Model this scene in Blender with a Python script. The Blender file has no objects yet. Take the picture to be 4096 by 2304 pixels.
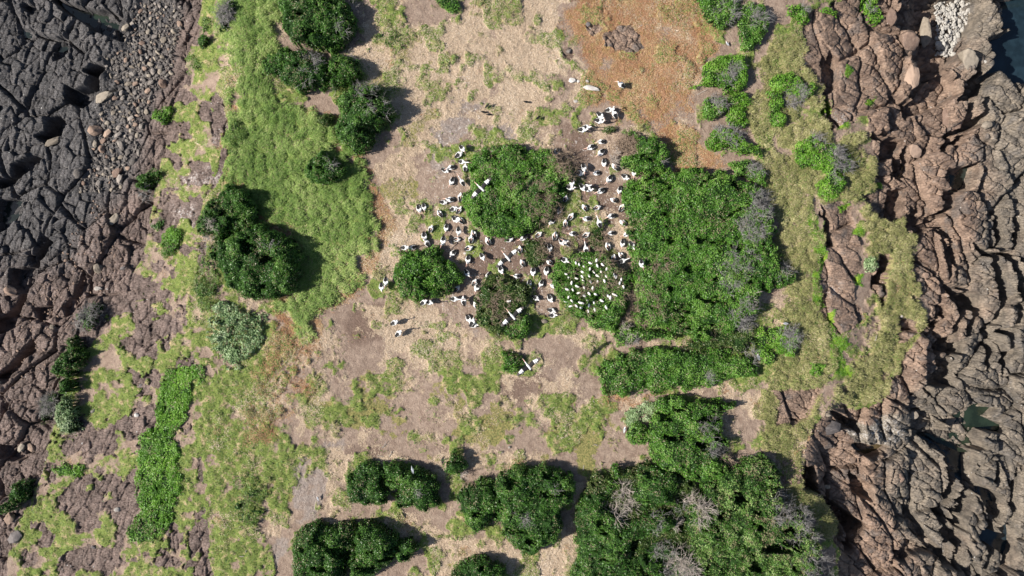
import bpy, bmesh, math, random
import numpy as np
from mathutils import Vector, Matrix

random.seed(7)
rng = np.random.default_rng(7)
scene = bpy.context.scene
COL = scene.collection
R = math.radians

# ------------------------------------------------------------------ camera, light, exposure
CAM_H = 62.0                       # drone height above the plateau (z = 0)
S = 90.0 / 4096.0                  # metres per photo pixel on the plateau
cam_d = bpy.data.cameras.new("camera")
cam_d.sensor_width = 36.0
cam_d.lens = 36.0 * CAM_H / 90.0
cam_d.clip_start = 0.5
cam_d.clip_end = 5000.0
cam = bpy.data.objects.new("camera", cam_d)
cam.location = (0, 0, CAM_H)
COL.objects.link(cam)
scene.camera = cam

SUN_EL, SHADOW_AZ = R(40.0), R(8.0)         # shadows fall to the right and slightly up the picture
sdir = Vector((math.cos(SUN_EL) * math.cos(SHADOW_AZ), math.cos(SUN_EL) * math.sin(SHADOW_AZ), -math.sin(SUN_EL)))
sun_d = bpy.data.lights.new("sun", 'SUN')
sun_d.energy = 4.6
sun_d.angle = R(0.53)
sun_d.color = (1.0, 0.95, 0.87)
sun = bpy.data.objects.new("sun", sun_d)
sun.rotation_euler = sdir.to_track_quat('-Z', 'Y').to_euler()
sun.location = (-40, 0, 60)
COL.objects.link(sun)

world = bpy.data.worlds.new("World")
scene.world = world
world.use_nodes = True
wn = world.node_tree
bg = wn.nodes["Background"]
sky = wn.nodes.new("ShaderNodeTexSky")
sky.sky_type = 'NISHITA'
sky.sun_disc = False
sky.sun_elevation = SUN_EL
sky.sun_rotation = math.atan2(-sdir.x, -sdir.y)
wn.links.new(sky.outputs[0], bg.inputs[0])
bg.inputs[1].default_value = 0.06

scene.view_settings.view_transform = 'Standard'
scene.view_settings.look = 'None'
scene.view_settings.exposure = 0.90
scene.view_settings.gamma = 1.0
scene.view_settings.use_curve_mapping = False
scene.cycles.max_bounces = 5
scene.cycles.diffuse_bounces = 2
scene.cycles.transparent_max_bounces = 4

# ------------------------------------------------------------------ tracing helpers (photo pixels, 4096 x 2304)
def _pts(s):
    return [tuple(float(a) for a in p.split(",")) for p in s.split()]
def T(c, r, s):                    # points read in the 1024 x 768 tile (c, r) enlarged 1.887 times
    return np.array([(c * 1024 + x * 0.53, r * 768 + y * 0.53) for x, y in _pts(s)])
def F(s):                          # points read in the whole photo at 2576 px
    return np.array([(x * 1.5901, y * 1.5901) for x, y in _pts(s)])
def Z(ox, oy, k, s):               # points read in a closer tile
    return np.array([(ox + x / k, oy + y / k) for x, y in _pts(s)])
def uv(p):                         # photo pixels to metres on the z = 0 plane
    p = np.asarray(p, float)
    return np.stack([(p[..., 0] - 2048.0) * S, (1152.0 - p[..., 1]) * S], -1)

# ------------------------------------------------------------------ noise
_TAB = np.random.default_rng(11).random(65536).astype(np.float32)
def _h(ix, iy, seed):
    k = (ix.astype(np.int64) * 73856093) ^ (iy.astype(np.int64) * 19349663) ^ (seed * 83492791)
    k ^= (k >> 13)
    return _TAB[(k * 2654435761 >> 8) & 65535]
def vnoise(x, y, seed=0):
    ix, iy = np.floor(x), np.floor(y)
    fx, fy = x - ix, y - iy
    fx = fx * fx * fx * (fx * (fx * 6 - 15) + 10); fy = fy * fy * fy * (fy * (fy * 6 - 15) + 10)
    a = _h(ix, iy, seed); b = _h(ix + 1, iy, seed); c = _h(ix, iy + 1, seed); d = _h(ix + 1, iy + 1, seed)
    return (a + (b - a) * fx) * (1 - fy) + (c + (d - c) * fx) * fy
def fbm(x, y, seed=0, oct=4, gain=0.5):
    s, a, t = 0, 1.0, 0
    for o in range(oct):
        s = s + a * (vnoise(x * 2.03 ** o + 17.3 * o, y * 2.03 ** o - 9.1 * o, seed + o) - 0.5)
        t += a; a *= gain
    return s / t * 2.0             # about -1 .. 1
def worley(x, y, seed=0, jit=0.9):
    ix, iy = np.floor(x), np.floor(y)
    f1 = np.full(x.shape, 9.0); f2 = np.full(x.shape, 9.0)
    idv = np.zeros(x.shape); cx = np.zeros(x.shape); cy = np.zeros(x.shape)
    for dx in (-1, 0, 1):
        for dy in (-1, 0, 1):
            gx, gy = ix + dx, iy + dy
            px = gx + 0.5 + jit * (_h(gx, gy, seed) - 0.5)
            py = gy + 0.5 + jit * (_h(gx, gy, seed + 1) - 0.5)
            d = np.hypot(px - x, py - y)
            near = d < f1
            f2 = np.where(near, f1, np.minimum(f2, d))
            f1 = np.where(near, d, f1)
            idv = np.where(near, _h(gx, gy, seed + 2), idv)
            cx = np.where(near, px, cx); cy = np.where(near, py, cy)
    return f1, f2, idv, cx, cy
def sstep(a, b, x):
    t = np.clip((x - a) / (b - a), 0, 1)
    return t * t * (3 - 2 * t)
def sdist(poly, X, Y):
    """signed distance to a polygon, positive inside"""
    d2 = np.full(X.shape, 1e9); ins = np.zeros(X.shape, bool)
    n = len(poly)
    for i in range(n):
        ax, ay = poly[i]; bx, by = poly[(i + 1) % n]
        ex, ey = bx - ax, by - ay
        L = ex * ex + ey * ey + 1e-12
        t = np.clip(((X - ax) * ex + (Y - ay) * ey) / L, 0, 1)
        d2 = np.minimum(d2, (X - ax - t * ex) ** 2 + (Y - ay - t * ey) ** 2)
        if ay != by:
            c = ((ay > Y) != (by > Y)) & (X < (bx - ax) * (Y - ay) / (by - ay) + ax)
            ins ^= c
    d = np.sqrt(d2)
    return np.where(ins, d, -d)

# ------------------------------------------------------------------ terrain grid
U0, U1, V0, V1, DU = -52.0, 52.0, -31.0, 31.0, 0.065
us = np.arange(U0, U1 + DU, DU); vs = np.arange(V0, V1 + DU, DU)
NX, NY = len(us), len(vs)
U, V = np.meshgrid(us, vs)
# shared warps give every traced outline a ragged edge
WX = 0.5 * fbm(U / 2.2, V / 2.2, 3, 4); WY = 0.5 * fbm(U / 2.2, V / 2.2, 31, 4)
WXs = 0.22 * fbm(U / 0.6, V / 0.6, 5, 3); WYs = 0.22 * fbm(U / 0.6, V / 0.6, 37, 3)
UW, VW = U + WX + WXs, V + WY + WYs
def mask(polys, soft=0.5, warp=1.0, val=1.0, grow=0.0):
    out = np.zeros(U.shape)
    for p in polys:
        q = uv(p); pad = 1.5 + soft
        i0 = max(0, int((q[:, 0].min() - pad - U0) / DU)); i1 = min(NX, int((q[:, 0].max() + pad - U0) / DU) + 1)
        j0 = max(0, int((q[:, 1].min() - pad - V0) / DU)); j1 = min(NY, int((q[:, 1].max() + pad - V0) / DU) + 1)
        if i1 <= i0 or j1 <= j0: continue
        sl = (slice(j0, j1), slice(i0, i1))
        X = U[sl] + warp * (UW[sl] - U[sl]); Y = V[sl] + warp * (VW[sl] - V[sl])
        out[sl] = np.maximum(out[sl], val * sstep(-soft, soft, sdist(q, X, Y) + grow))
    return out
def rowcurve(pairs):               # x of a line down the photo, as u for each v
    p = uv(np.array([(x * 1.5901, y * 1.5901) for y, x in pairs]))
    o = np.argsort(p[:, 1])
    return np.interp(V + 0 * WY, p[o, 1], p[o, 0])

# macro relief: a plateau with a rocky shore on both sides
pl = rowcurve([(-60, 620), (0, 620), (300, 600), (500, 560), (800, 540), (1000, 560), (1449, 640), (1500, 640)])
fl = rowcurve([(-60, 500), (0, 500), (300, 400), (650, 330), (900, 130), (1200, 20), (1449, -60), (1500, -80)])
pr = rowcurve([(-60, 1950), (0, 1960), (300, 2060), (700, 2060), (1000, 2090), (1200, 2000), (1449, 2090), (1500, 2090)])
fr = rowcurve([(-60, 2260), (0, 2260), (300, 2330), (700, 2320), (900, 2260), (1020, 2130), (1200, 2090), (1449, 2180), (1500, 2180)])
tl = np.clip((pl - U) / np.maximum(pl - fl, 1), 0, 1); tr = np.clip((U - pr) / np.maximum(fr - pr, 1), 0, 1)
HM = -3.0 * sstep(0, 1, tl) - 1.6 * np.clip((fl - U) / 12.0, 0, 1.2) - 2.2 * sstep(0, 1, tr) - 2.0 * np.clip((U - fr) / 12.0, 0, 1.3)
HM = HM + 0.25 * fbm(U / 9, V / 9, 77, 3)
edge = np.minimum(np.minimum(U - U0, U1 - U), np.minimum(V - V0, V1 - V))
HM = HM - 7.0 * (1 - sstep(0, 3.0, edge))

# ---- where the rock is
ROCK_L = [F("-90,-90 515,-90 510,0 500,100 470,160 480,225 555,235 575,300 565,370 560,430 520,500 495,560 470,600 425,640 400,690 330,750 285,800 250,850 222,940 205,1010 170,1090 110,1150 85,1240 40,1330 20,1449 10,1530 -90,1530"),
          F("330,760 420,740 435,850 400,960 340,1000 310,900"),
          F("400,1010 425,1020 400,1090 350,1140 340,1290 300,1320 180,1400 150,1300 180,1200 220,1100 330,1030"),
          F("140,1360 230,1340 300,1400 260,1460 150,1460"),
          T(0, 2, "1430,1120 1560,1200 1590,1300 1560,1480 1320,1480 1440,1300")]
ROCK_R = [T(3, 0, "480,40 640,-60 2400,-60 2400,1500 780,1449 790,1300 830,1180 800,1050 760,1000 740,880 650,900 500,990 420,880 420,620 370,590 290,480 290,330 240,190 340,90 440,100"),
          T(3, 1, "800,-40 830,150 920,240 1000,200 1030,280 1100,330 1150,420 1080,480 1050,600 1120,740 1200,830 1210,950 1100,1130 1000,1200 920,1480 2400,1480 2400,-40"),
          T(3, 1, "400,100 520,60 620,130 640,300 700,530 690,640 660,800 720,950 640,1030 500,1050 420,950 400,700 380,560 440,400 430,250"),
          T(3, 1, "800,470 890,500 890,800 850,890 780,690"), T(3, 1, "960,930 1080,960 1120,1100 960,1150"),
          T(3, 2, "920,-40 890,160 500,190 470,220 350,290 280,480 250,600 290,800 400,840 520,1050 500,1200 570,1280 500,1340 540,1600 2400,1600 2400,-40"),
          T(3, 2, "20,40 120,60 330,60 420,40 330,200 180,340 40,310 60,140"),
          T(3, 1, "700,40 840,0 900,120 900,240 820,230 760,150")]
OUTCROP = [T(2, 0, "650,280 740,240 800,200 900,210 960,300 980,380 900,400 760,390 680,370"), T(2, 0, "390,370 460,360 470,420 440,470 380,450"),
           T(2, 0, "550,170 640,170 660,230 580,240")]
mRL = mask(ROCK_L, 0.35); mRR = mask(ROCK_R, 0.35); mOUT = mask(OUTCROP, 0.3)
# vegetation creeping over the slopes keeps the border irregular
creep = fbm(U / 1.7, V / 1.7, 91, 5)
slopeL = sstep(0.02, 0.25, tl) * (1 - sstep(0.75, 1.0, tl))
mRL = np.clip(mRL + 0.0 - slopeL * sstep(0.0, 0.2, creep) * 0.95, 0, 1)
slope_patch = slopeL * sstep(-0.12, -0.3, creep) * (V < 4)
mRL = np.maximum(mRL, 0.85 * slope_patch)
ROCK = np.maximum(np.maximum(mRL, mRR), mOUT)

def cracks(x, y, cell, seed, ax, ang, warp, tilt, step, depth, width, dome):
    """jointed rock: tilted blocks of random height, rounded tops, open cracks"""
    c, s = math.cos(ang), math.sin(ang)
    wx = x + warp * fbm(x / (cell * 2.5), y / (cell * 2.5), seed + 50, 3); wy = y + warp * fbm(x / (cell * 2.5), y / (cell * 2.5), seed + 60, 3)
    p, q = (c * wx + s * wy) / (cell * ax), (-s * wx + c * wy) / cell
    f1, f2, i, cx, cy = worley(p, q, seed)
    e = f2 - f1
    w = width / cell
    h = step * (i - 0.5) * 2 + tilt * ((p - cx) * (_h(np.floor(cx * 7), np.floor(cy * 7), seed + 8) - 0.35) * 2 + (q - cy) * (_h(np.floor(cx * 7), np.floor(cy * 7), seed + 9) - 0.5) * 2)
    h = h + dome * np.sqrt(np.clip(e, 0, 1)) - depth * (1 - sstep(0, w, e))
    return h, i, e
# left shore: dark platform, joints running up to the right
hl1, il1, e1 = cracks(U, V, 3.4, 101, 1.6, R(55), 1.2, 0.45, 0.34, 0.5, 0.28, 0.28)
hl2, il2, e2 = cracks(U, V, 1.05, 131, 1.9, R(70), 0.35, 0.30, 0.16, 0.24, 0.10, 0.09)
hl3, il3, e3 = cracks(U, V, 0.42, 161, 2.0, R(62), 0.15, 0.13, 0.07, 0.11, 0.07, 0.04)
# right shore: long rounded ledges running up and down the picture
hr1, ir1, g1 = cracks(U, V, 2.5, 201, 2.1, R(100), 1.2, 1.1, 0.62, 0.6, 0.30, 0.55)
hr2, ir2, g2 = cracks(U, V, 0.80, 231, 2.3, R(150), 0.45, 0.30, 0.16, 0.25, 0.10, 0.11)
hr3, ir3, g3 = cracks(U, V, 0.40, 261, 2.2, R(35), 0.15, 0.11, 0.06, 0.11, 0.06, 0.04)
grain = 0.04 * fbm(U / 0.35, V / 0.35, 301, 3)
rough = fbm(U / 5, V / 5, 310, 3)
HL = hl1 * 1.0 + hl2 * (0.9 + 0.5 * rough) + hl3 + grain - 0.35
HR = hr1 * 0.95 + hr2 * (0.9 + 0.4 * rough) + hr3 + grain - 0.45
dampL = 1 - 0.55 * sstep(0.0, 0.6, 1 - sstep(0.5, 1.0, tl))       # gentler relief on the upper slope
dampR = 0.45 + 0.55 * sstep(0.2, 0.9, tr)
# smaller, flatter blocks on the island slope
hl4 = cracks(U, V, 0.75, 171, 2.4, R(58), 0.4, 0.13, 0.05, 0.11, 0.08, 0.05)[0] * (0.6 + 0.8 * sstep(-0.4, 0.4, fbm(U / 2.5, V / 2.5, 318, 3)))
HLu = hl2 * 0.35 + hl4 + hl3 * 0.5 + grain - 0.05
lowL = sstep(0.75, 1.0, tl)
HROCK = np.where(U < 0, (HLu * (1 - lowL) + HL * lowL), HR * dampR)
HROCK = np.where(mOUT > mRL + mRR, hr2 * 0.5 + hl3 * 0.7 + 0.0, HROCK)

# ---- gullies and rock pools (depth in metres below the rock beside them)
GUL = [(0.9, T(3, 0, "1000,-40 1540,-40 1530,130 1480,250 1420,330 1400,420 1350,520 1240,560 1150,640 1120,720 1060,730 1130,600 1140,400 1130,250 1000,180")),
       (1.7, T(3, 0, "1590,480 1650,520 1640,600 1560,700 1540,830 1560,940 1440,1000 1330,1150 1300,1120 1400,1000 1500,900 1500,760 1430,760 1590,560")),
       (0.9, T(3, 0, "430,420 480,480 500,600 460,700 410,720 420,600")), (1.1, T(3, 0, "405,720 430,860 490,970 440,935 395,820")),
       (1.2, T(3, 0, "790,1010 900,1060 980,1090 900,1200 860,1210 860,1060 790,1040")), (1.1, T(3, 0, "1000,1130 1050,1260 1020,1360 980,1340 1010,1260 980,1180")),
       (1.0, T(3, 0, "1040,760 1110,780 1160,720 1230,650 1240,580 1340,600 1350,650 1380,720 1290,800 1220,830 1100,850 1050,880 1040,800")),
       (1.1, T(3, 0, "1350,1280 1450,1280 1520,1250 1480,1400 1440,1449 1380,1449 1330,1350")),
       (1.0, T(3, 1, "920,0 1000,0 970,100 930,200 910,250 915,120")),
       (0.9, T(3, 1, "1090,110 1120,150 1110,250 1180,260 1240,210 1250,180 1300,150 1330,60 1300,60 1320,0 1380,0 1350,120 1270,200 1290,240 1340,300 1360,400 1390,480 1390,560 1370,640 1360,560 1340,480 1330,380 1290,290 1230,240 1130,310 1090,370 1080,300 1060,280")),
       (1.9, T(3, 1, "1750,150 1790,220 1830,330 1790,400 1760,500 1780,590 1810,680 1860,790 1800,880 1780,990 1720,1010 1740,1130 1770,1190 1730,1260 1690,1350 1680,1250 1720,1180 1690,1080 1640,1040 1710,1000 1770,850 1740,730 1720,620 1690,540 1700,490 1580,420 1560,390 1660,450 1740,470 1780,390 1750,280")),
       (1.7, T(3, 1, "1360,720 1420,740 1500,800 1525,880 1470,970 1430,1080 1400,1200 1330,1210 1290,1230 1270,1180 1390,1090 1450,930 1420,840 1390,770")),
       (1.3, T(3, 1, "1290,1240 1380,1300 1350,1449 1200,1449 1230,1400 1310,1330 1270,1280")),
       (1.1, T(3, 1, "850,470 890,500 890,640 910,790 860,890 840,900 880,800 870,680 780,690 840,580")), (0.9, T(3, 1, "910,350 950,370 940,450 960,520 930,540")),
       (0.9, T(3, 1, "1270,860 1310,920 1240,1020 1200,1010 1280,960")), (0.8, T(3, 1, "400,160 440,260 430,330 470,400 440,400 400,300")),
       (1.9, T(3, 2, "1220,400 1300,400 1400,460 1480,510 1470,600 1480,780 1440,880 1360,960 1390,1040 1320,1050 1290,980 1360,860 1390,740 1370,640 1360,540 1260,470")),
       (1.4, T(3, 2, "1530,790 1640,780 1720,850 1740,960 1700,1030 1690,960 1640,850 1560,800")),
       (2.1, T(3, 2, "1760,600 1780,680 1740,820 1790,930 1770,1030 1790,1180 1750,1310 1690,1400 1650,1500 1620,1500 1680,1330 1670,1230 1600,1150 1700,1040 1740,960 1720,850 1750,700")),
       (0.9, T(3, 2, "1030,870 1080,960 1140,1060 1230,1180 1350,1330 1300,1300 1200,1200 1100,1100 1050,960")), (1.3, T(3, 2, "1380,1040 1420,1140 1380,1340 1400,1380 1340,1380 1350,1200 1330,1100")),
       (2.4, T(3, 2, "380,830 450,880 560,950 630,1000 600,1060 540,1100 550,1180 500,1200 520,1080 470,960 420,900")),
       (1.8, T(3, 2, "80,620 270,580 290,700 310,760 230,800 110,780 120,700")), (0.9, T(3, 2, "480,210 570,260 660,280 650,340 570,320")),
       (1.0, T(3, 2, "640,680 720,750 720,840 660,830")), (0.9, T(3, 2, "1040,1180 1150,1190 1220,1260 1150,1250 1060,1260 1000,1320 960,1310")),
       (1.0, T(3, 2, "1080,330 1190,190 1120,200 1250,230 1330,250 1250,360 1150,400")), (1.2, T(3, 2, "1250,360 1370,370 1440,350 1330,260 1470,230 1560,180 1680,170 1600,250 1740,310 1740,350 1560,330 1510,400 1560,470 1460,470 1320,410")),
       (0.8, T(3, 2, "640,460 850,460 800,510 740,540 690,510")),
       (1.2, T(3, 0, "1770,-60 2200,-60 2200,600 1880,600 1780,500 1700,420 1640,320 1840,240 1810,130")),
       # left shore
       (1.3, T(0, 0, "390,-30 470,20 700,70 790,70 920,150 940,240 920,300 830,260 700,210 600,130 470,60")),
       (1.7, T(0, 0, "780,510 740,600 720,700 620,800 560,790 480,750 490,650 560,680 650,650 700,560 640,530 720,490")),
       (1.6, T(0, 0, "270,1030 340,1000 360,900 420,880 470,940 440,1000 330,1060")), (0.9, T(0, 0, "160,30 240,20 230,80 180,60")),
       (1.5, T(0, 0, "80,1240 240,1180 290,1200 180,1300 60,1380 -60,1420 -60,1380 70,1330")), (0.9, T(0, 0, "390,330 470,310 480,380 390,430")), (0.7, T(0, 0, "130,220 230,210 230,280 140,270")),
       (1.3, T(0, 1, "-60,60 60,50 140,80 150,150 90,210 -60,310")),
       (1.5, T(0, 1, "310,340 370,380 300,470 230,500 250,640 170,780 130,900 70,1030 -60,1080 -60,980 60,900 130,790 190,640 210,520 250,430")),
       (1.3, T(0, 1, "60,590 200,570 190,650 150,780 60,700")), (1.3, T(0, 1, "230,1130 260,1180 180,1260 110,1350 20,1430 -60,1400 80,1310 150,1240")),
       (0.9, T(0, 1, "470,870 540,800 600,620 620,700 540,880 480,920")), (0.9, T(0, 1, "250,890 380,860 380,930 270,980")), (0.9, T(0, 2, "0,470 110,480 170,560 60,590 0,560"))]
HM = HM - 1.7 * mask([T(3, 0, "1180,-80 2300,-80 2300,620 1900,600 1680,450 1420,430 1350,560 1230,580 1190,300")], 0.7, 0.5)
GD = np.zeros(U.shape)
for dep, p in GUL:
    far = (p[:, 0].mean() - 2048) * S
    if far > 0:
        dep = dep * 1.5
        q = p.copy(); q[:, 0] = 2048 + (q[:, 0] - 2048) * (1 + 0.8 * dep / CAM_H); q[:, 1] = 1152 + (q[:, 1] - 1152) * (1 + 0.8 * dep / CAM_H)
        GD = np.maximum(GD, mask([q], 0.10, 0.30, dep, 0.08))
    GD = np.maximum(GD, mask([p], 0.10, 0.30, dep, 0.10))
HROCK = HROCK - 0.7 * np.clip(GD / 1.2, 0, 1) * np.where(U < 0, hl1, hr1 * 0.95 * dampR) - GD * np.where(U < 0, 1.05, 1.0)

BF = T(0, 0, "960,150 1060,-40 1180,-40 1380,60 1370,220 1330,350 1300,560 1180,700 1130,830 1080,1000 1050,1170 960,1300 900,1449 600,1449 700,1200 720,900 800,780 900,700 880,600 800,560 790,430 900,380 940,290")
mBF = mask([BF], 0.5, 0.6)
HROCK = HROCK * (1 - 0.8 * mBF) - 0.55 * mBF

# ---- plant zones on the island top
MEADOW = [F("560,-60 720,-60 700,100 670,200 720,280 840,300 850,380 900,400 940,480 960,560 930,640 900,700 850,740 800,800 760,850 720,800 700,770 760,680 750,600 640,540 600,470 565,440 560,380 570,280 600,180 540,80")]
GREENS = [F("560,840 700,780 780,900 720,1000 700,1130 590,1140 570,1000"), F("480,-40 570,-40 560,80 610,180 575,280 600,420 560,440 540,300 480,230 490,110"), F("1880,780 1960,760 1990,880 1980,960 1900,1000 1860,900"), F("1500,1180 1560,1150 1700,1180 1760,1260 1720,1480 1460,1480 1470,1290"), F("700,1080 780,1060 760,1180 700,1250 690,1150"), F("470,960 560,900 640,930 700,1100 690,1300 640,1500 430,1500 480,1200 450,1050"), F("400,560 480,580 530,640 560,760 520,830 540,930 470,960 430,850 440,740 410,660"),
          F("1350,1000 1480,960 1540,1080 1440,1120 1340,1100"), F("290,840 360,780 420,760 430,900 340,1000 260,980"), F("20,1330 130,1200 200,1180 180,1400 220,1500 40,1500"),
          F("480,130 560,140 560,230 500,240"), F("340,420 420,430 410,520 340,520"), F("230,1000 330,980 320,1060 200,1090"), F("290,1360 420,1290 480,1300 460,1500 250,1500"),
          F("920,-40 1010,0 1020,110 960,90 910,60")]
ORANGE_L = [F("690,790 760,760 820,850 780,920 760,1000 740,1100 700,1130 590,1130 575,1060 640,1000 650,900"), F("880,560 950,500 950,600 900,760 840,780 830,700")]
ORANGE_R = [F("1440,-60 1760,-60 1800,150 1740,300 1830,430 1690,440 1650,340 1540,300 1500,230 1430,60"), F("1640,990 1560,960 1520,1010 1600,1030")]
OLIVE = [F("1900,130 2000,60 2030,150 2080,250 2090,400 2150,330 2180,450 2150,520 2030,500 2080,600 2050,700 2080,800 2110,900 2100,960 2050,1050 1990,1130 2060,1230 2120,1330 2080,1360 2000,1260 1930,1130 1900,1060 1920,960 1960,900 1990,780 1960,660 1940,540 1900,440 1880,300"),
         F("2200,500 2300,560 2280,700 2330,850 2270,960 2220,1010 2080,1030 2110,960 2200,850 2180,700 2160,560"), F("2100,330 2150,330 2210,430 2180,560 2110,500")]
STRAW = [F("890,60 1000,60 1200,40 1260,150 1180,280 1100,330 1050,450 1000,550 960,450 1000,300 930,220"), F("980,560 1080,440 1100,500 1080,600 1000,680 920,700 900,640"),
         F("1080,1330 1180,1340 1260,1340 1330,1400 1430,1340 1450,1200 1500,1200 1450,1500 1060,1500"), F("940,880 1000,760 1150,770 1190,840 1160,900 1100,930 1000,920"),
         F("1400,790 1550,820 1520,880 1400,860 1380,820"), F("1200,-60 1430,-60 1420,150 1350,330 1220,330 1260,150"), F("760,1000 830,940 800,1060 740,1110"), F("840,1140 900,1150 860,1250 830,1230")]
SPARSE = [F("780,900 900,930 1000,1000 1250,1030 1500,960 1580,1060 1540,1200 1350,1150 1100,1120 900,1080 760,1200 700,1300 660,1200 720,1050"), F("900,60 1050,80 1080,200 960,300 900,200"),
          F("1000,300 1080,280 1040,520 960,560 980,420"), F("1480,300 1580,320 1560,420 1490,380")]
mM = mask(MEADOW, 1.0); mG = mask(GREENS, 1.6, 2.6); mO = np.maximum(mask(ORANGE_L, 1.4, 2.6), mask(ORANGE_R, 2.0, 2.6)); mV = mask(OLIVE, 1.0, 1.6)
mS = mask(STRAW, 2.2, 2.6); mP = mask(SPARSE, 2.2, 2.6)
mDARK = mask([F("1250,965 1320,930 1385,955 1370,1010 1290,1015"), F("1400,320 1480,300 1500,380 1470,440 1600,480 1590,600 1440,640 1400,560 1440,480 1430,400"), F("1290,590 1400,560 1420,640 1350,760 1200,700 1150,600"),
               T(1, 2, "690,500 900,440 1000,500 900,580 700,570"), T(1, 1, "760,850 1000,850 1020,1100 700,1150 640,1000"), T(2, 0, "1350,370 1480,320 1720,380 1500,440 1250,440")], 0.9)
mBRIGHT = np.clip(mask([F("2030,500 2060,540 2080,640 2060,700 2040,600"), F("2085,770 2100,830 2120,880 2130,940 2100,940 2080,850"), T(3, 0, "420,730 480,740 490,840 430,840"), T(3, 0, "540,920 610,900 600,950 540,950"),
    T(3, 0, "580,480 650,520 600,580 560,560"), T(3, 0, "740,770 810,740 800,780 760,790"), T(3, 1, "520,110 600,100 590,150 530,160"), T(3, 1, "640,260 690,280 680,340 630,320"), T(3, 1, "500,1070 580,1080 620,1150 560,1190 500,1120"),
    T(3, 1, "570,1300 640,1300 630,1370 570,1360"), T(3, 1, "330,240 380,270 390,360 330,380"), T(3, 1, "340,600 390,610 380,720 440,860 370,880 340,720"), T(3, 1, "680,630 720,640 710,720 670,710"), T(3, 0, "780,1400 850,1390 840,1440 780,1440")], 0.15), 0, 1)
COLONY = [F("1040,540 1150,360 1200,340 1440,330 1560,330 1600,460 1590,640 1400,660 1400,800 1200,800 1010,780 960,720 1000,600")]
mGUANO = 0.62 * mask(COLONY, 1.0, 1.5)
mGUANO = np.maximum(mGUANO, mask([T(1, 0, "1540,480 1640,470 1680,560 1560,720 1480,760 1500,640"), T(1, 0, "1600,740 1760,740 1700,960 1560,1000 1480,960"), T(1, 0, "1360,980 1500,960 1540,1100 1440,1280 1330,1300 1330,1100"),
                T(1, 0, "1830,860 1932,840 1932,960 1860,940"), T(2, 0, "120,250 200,240 190,300 130,300"), T(2, 0, "270,0 370,0 360,90 280,70"), T(0, 0, "1430,1080 1700,990 1690,1060 1560,1090 1500,1110"),
                T(0, 0, "1300,1330 1640,1300 1640,1380 1330,1390"), T(3, 0, "490,860 610,840 600,900 500,910"), T(3, 1, "300,90 440,80 400,170 320,150"), T(3, 1, "430,700 540,720 520,770 430,740"),
                T(0, 1, "1300,100 1450,110 1440,240 1320,190"), T(3, 2, "560,330 800,280 1000,300 1050,430 850,460 640,450"), T(1, 1, "1450,780 1560,790 1540,850 1420,850")], 0.9))
mSTONE = mask([T(1, 0, "1290,720 1400,660 1560,440 1640,500 1520,700 1760,740 1700,960 1560,1080 1400,1300 1290,1280 1300,1000 1370,880"), T(1, 2, "230,620 500,430 700,440 620,700 450,1000 270,1110 300,1000 200,800 90,720"),
                T(1, 2, "60,1360 160,1160 250,1180 230,1290 130,1390"), T(1, 2, "500,240 620,130 650,250 560,340"), T(1, 1, "1540,1040 1700,1060 1700,1130 1560,1100"), T(2, 0, "0,850 200,900 100,1000 -80,960"), T(1, 0, "1840,840 2060,850 2060,1060 1700,1080")], 0.7)

pn = fbm(U / 2.6, V / 2.6, 701, 6, 0.62); pn2 = fbm(U / 2.2, V / 2.2, 731, 6, 0.62); pn3 = fbm(U / 1.1, V / 1.1, 761, 5, 0.62)
def patchy(mk, n, amt, lo=0.35, hi=0.65):
    return sstep(lo, hi, mk + amt * n)
top_u = (U > pl - 2) & (U < pr + 2)
mS = patchy(np.maximum(mS, 0.30 * top_u), pn, 0.85, 0.3, 0.7)
mP = patchy(np.maximum(mP * 0.55, np.where(top_u, 0.0, 0.0)), pn2, 0.9)
mG0 = mG
mG = patchy(np.maximum(mG * 0.72, np.where((U < pl + 2) & (U > fl), 0.52, -0.12)), pn3 * 0.6 + pn2 * 0.4, 0.9)
mG = mG * np.clip(0.12 + 1.6 * mG0 + 1.0 * (U < pl + 3), 0, 1)
mO = mO * np.where(U < 0, 0.75, 1.0)
mO = patchy(mO * 0.8, pn2 * 0.6 + pn3 * 0.4, 0.8, 0.25, 0.8)
mG = np.maximum(mG, mV * patchy(mV * 0.45, pn2, 0.8))
mV = patchy(mV * 0.78, pn3 * 0.7 + pn * 0.3, 1.0, 0.25, 0.75)
mM = patchy(mask(MEADOW, 1.9, 1.8) * 0.95, pn3 * 0.5 + pn2 * 0.5, 0.75, 0.3, 0.7)
mEDGE = np.clip(1 - np.abs(mask(MEADOW, 2.4) - 0.45) / 0.4, 0, 1) * (U > -33) * (V < 16)
mO = np.maximum(mO, 0.8 * patchy(0.75 * mEDGE, pn, 0.8))
slopeG = (1 - sstep(0.0, 0.2, np.abs(tl - 0.4) - 0.4)) * sstep(0.0, 0.2, creep)
mG = np.maximum(mG, 0.9 * slopeG * sstep(-0.5, 0.1, pn2))
mSTONE = patchy(mSTONE * 0.8, pn3, 0.7); mDARK = sstep(0.1, 0.9, mDARK + 0.35 * pn)
veg = np.clip(mM + mG * 0.8 + mV, 0, 1) * (1 - ROCK)
tuss = worley(U / 0.9 + 0.5 * WX, V / 0.75 + 0.5 * WY, 401)
HV = veg * (0.30 * (1 - tuss[0]) + 0.10 * fbm(U / 1.6, V / 1.6, 411, 3)) + mV * (1 - ROCK) * 0.10 * fbm(U / 0.9, V / 0.9, 415, 3)
HS = 0.05 * fbm(U / 1.4, V / 1.4, 421, 4) + 0.02 * fbm(U / 0.25, V / 0.25, 431, 3) + mS * 0.05 * fbm(U / 0.45, V / 0.45, 441, 3)
hst = hl2 * 0.35 + hl3 * 0.6
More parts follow.
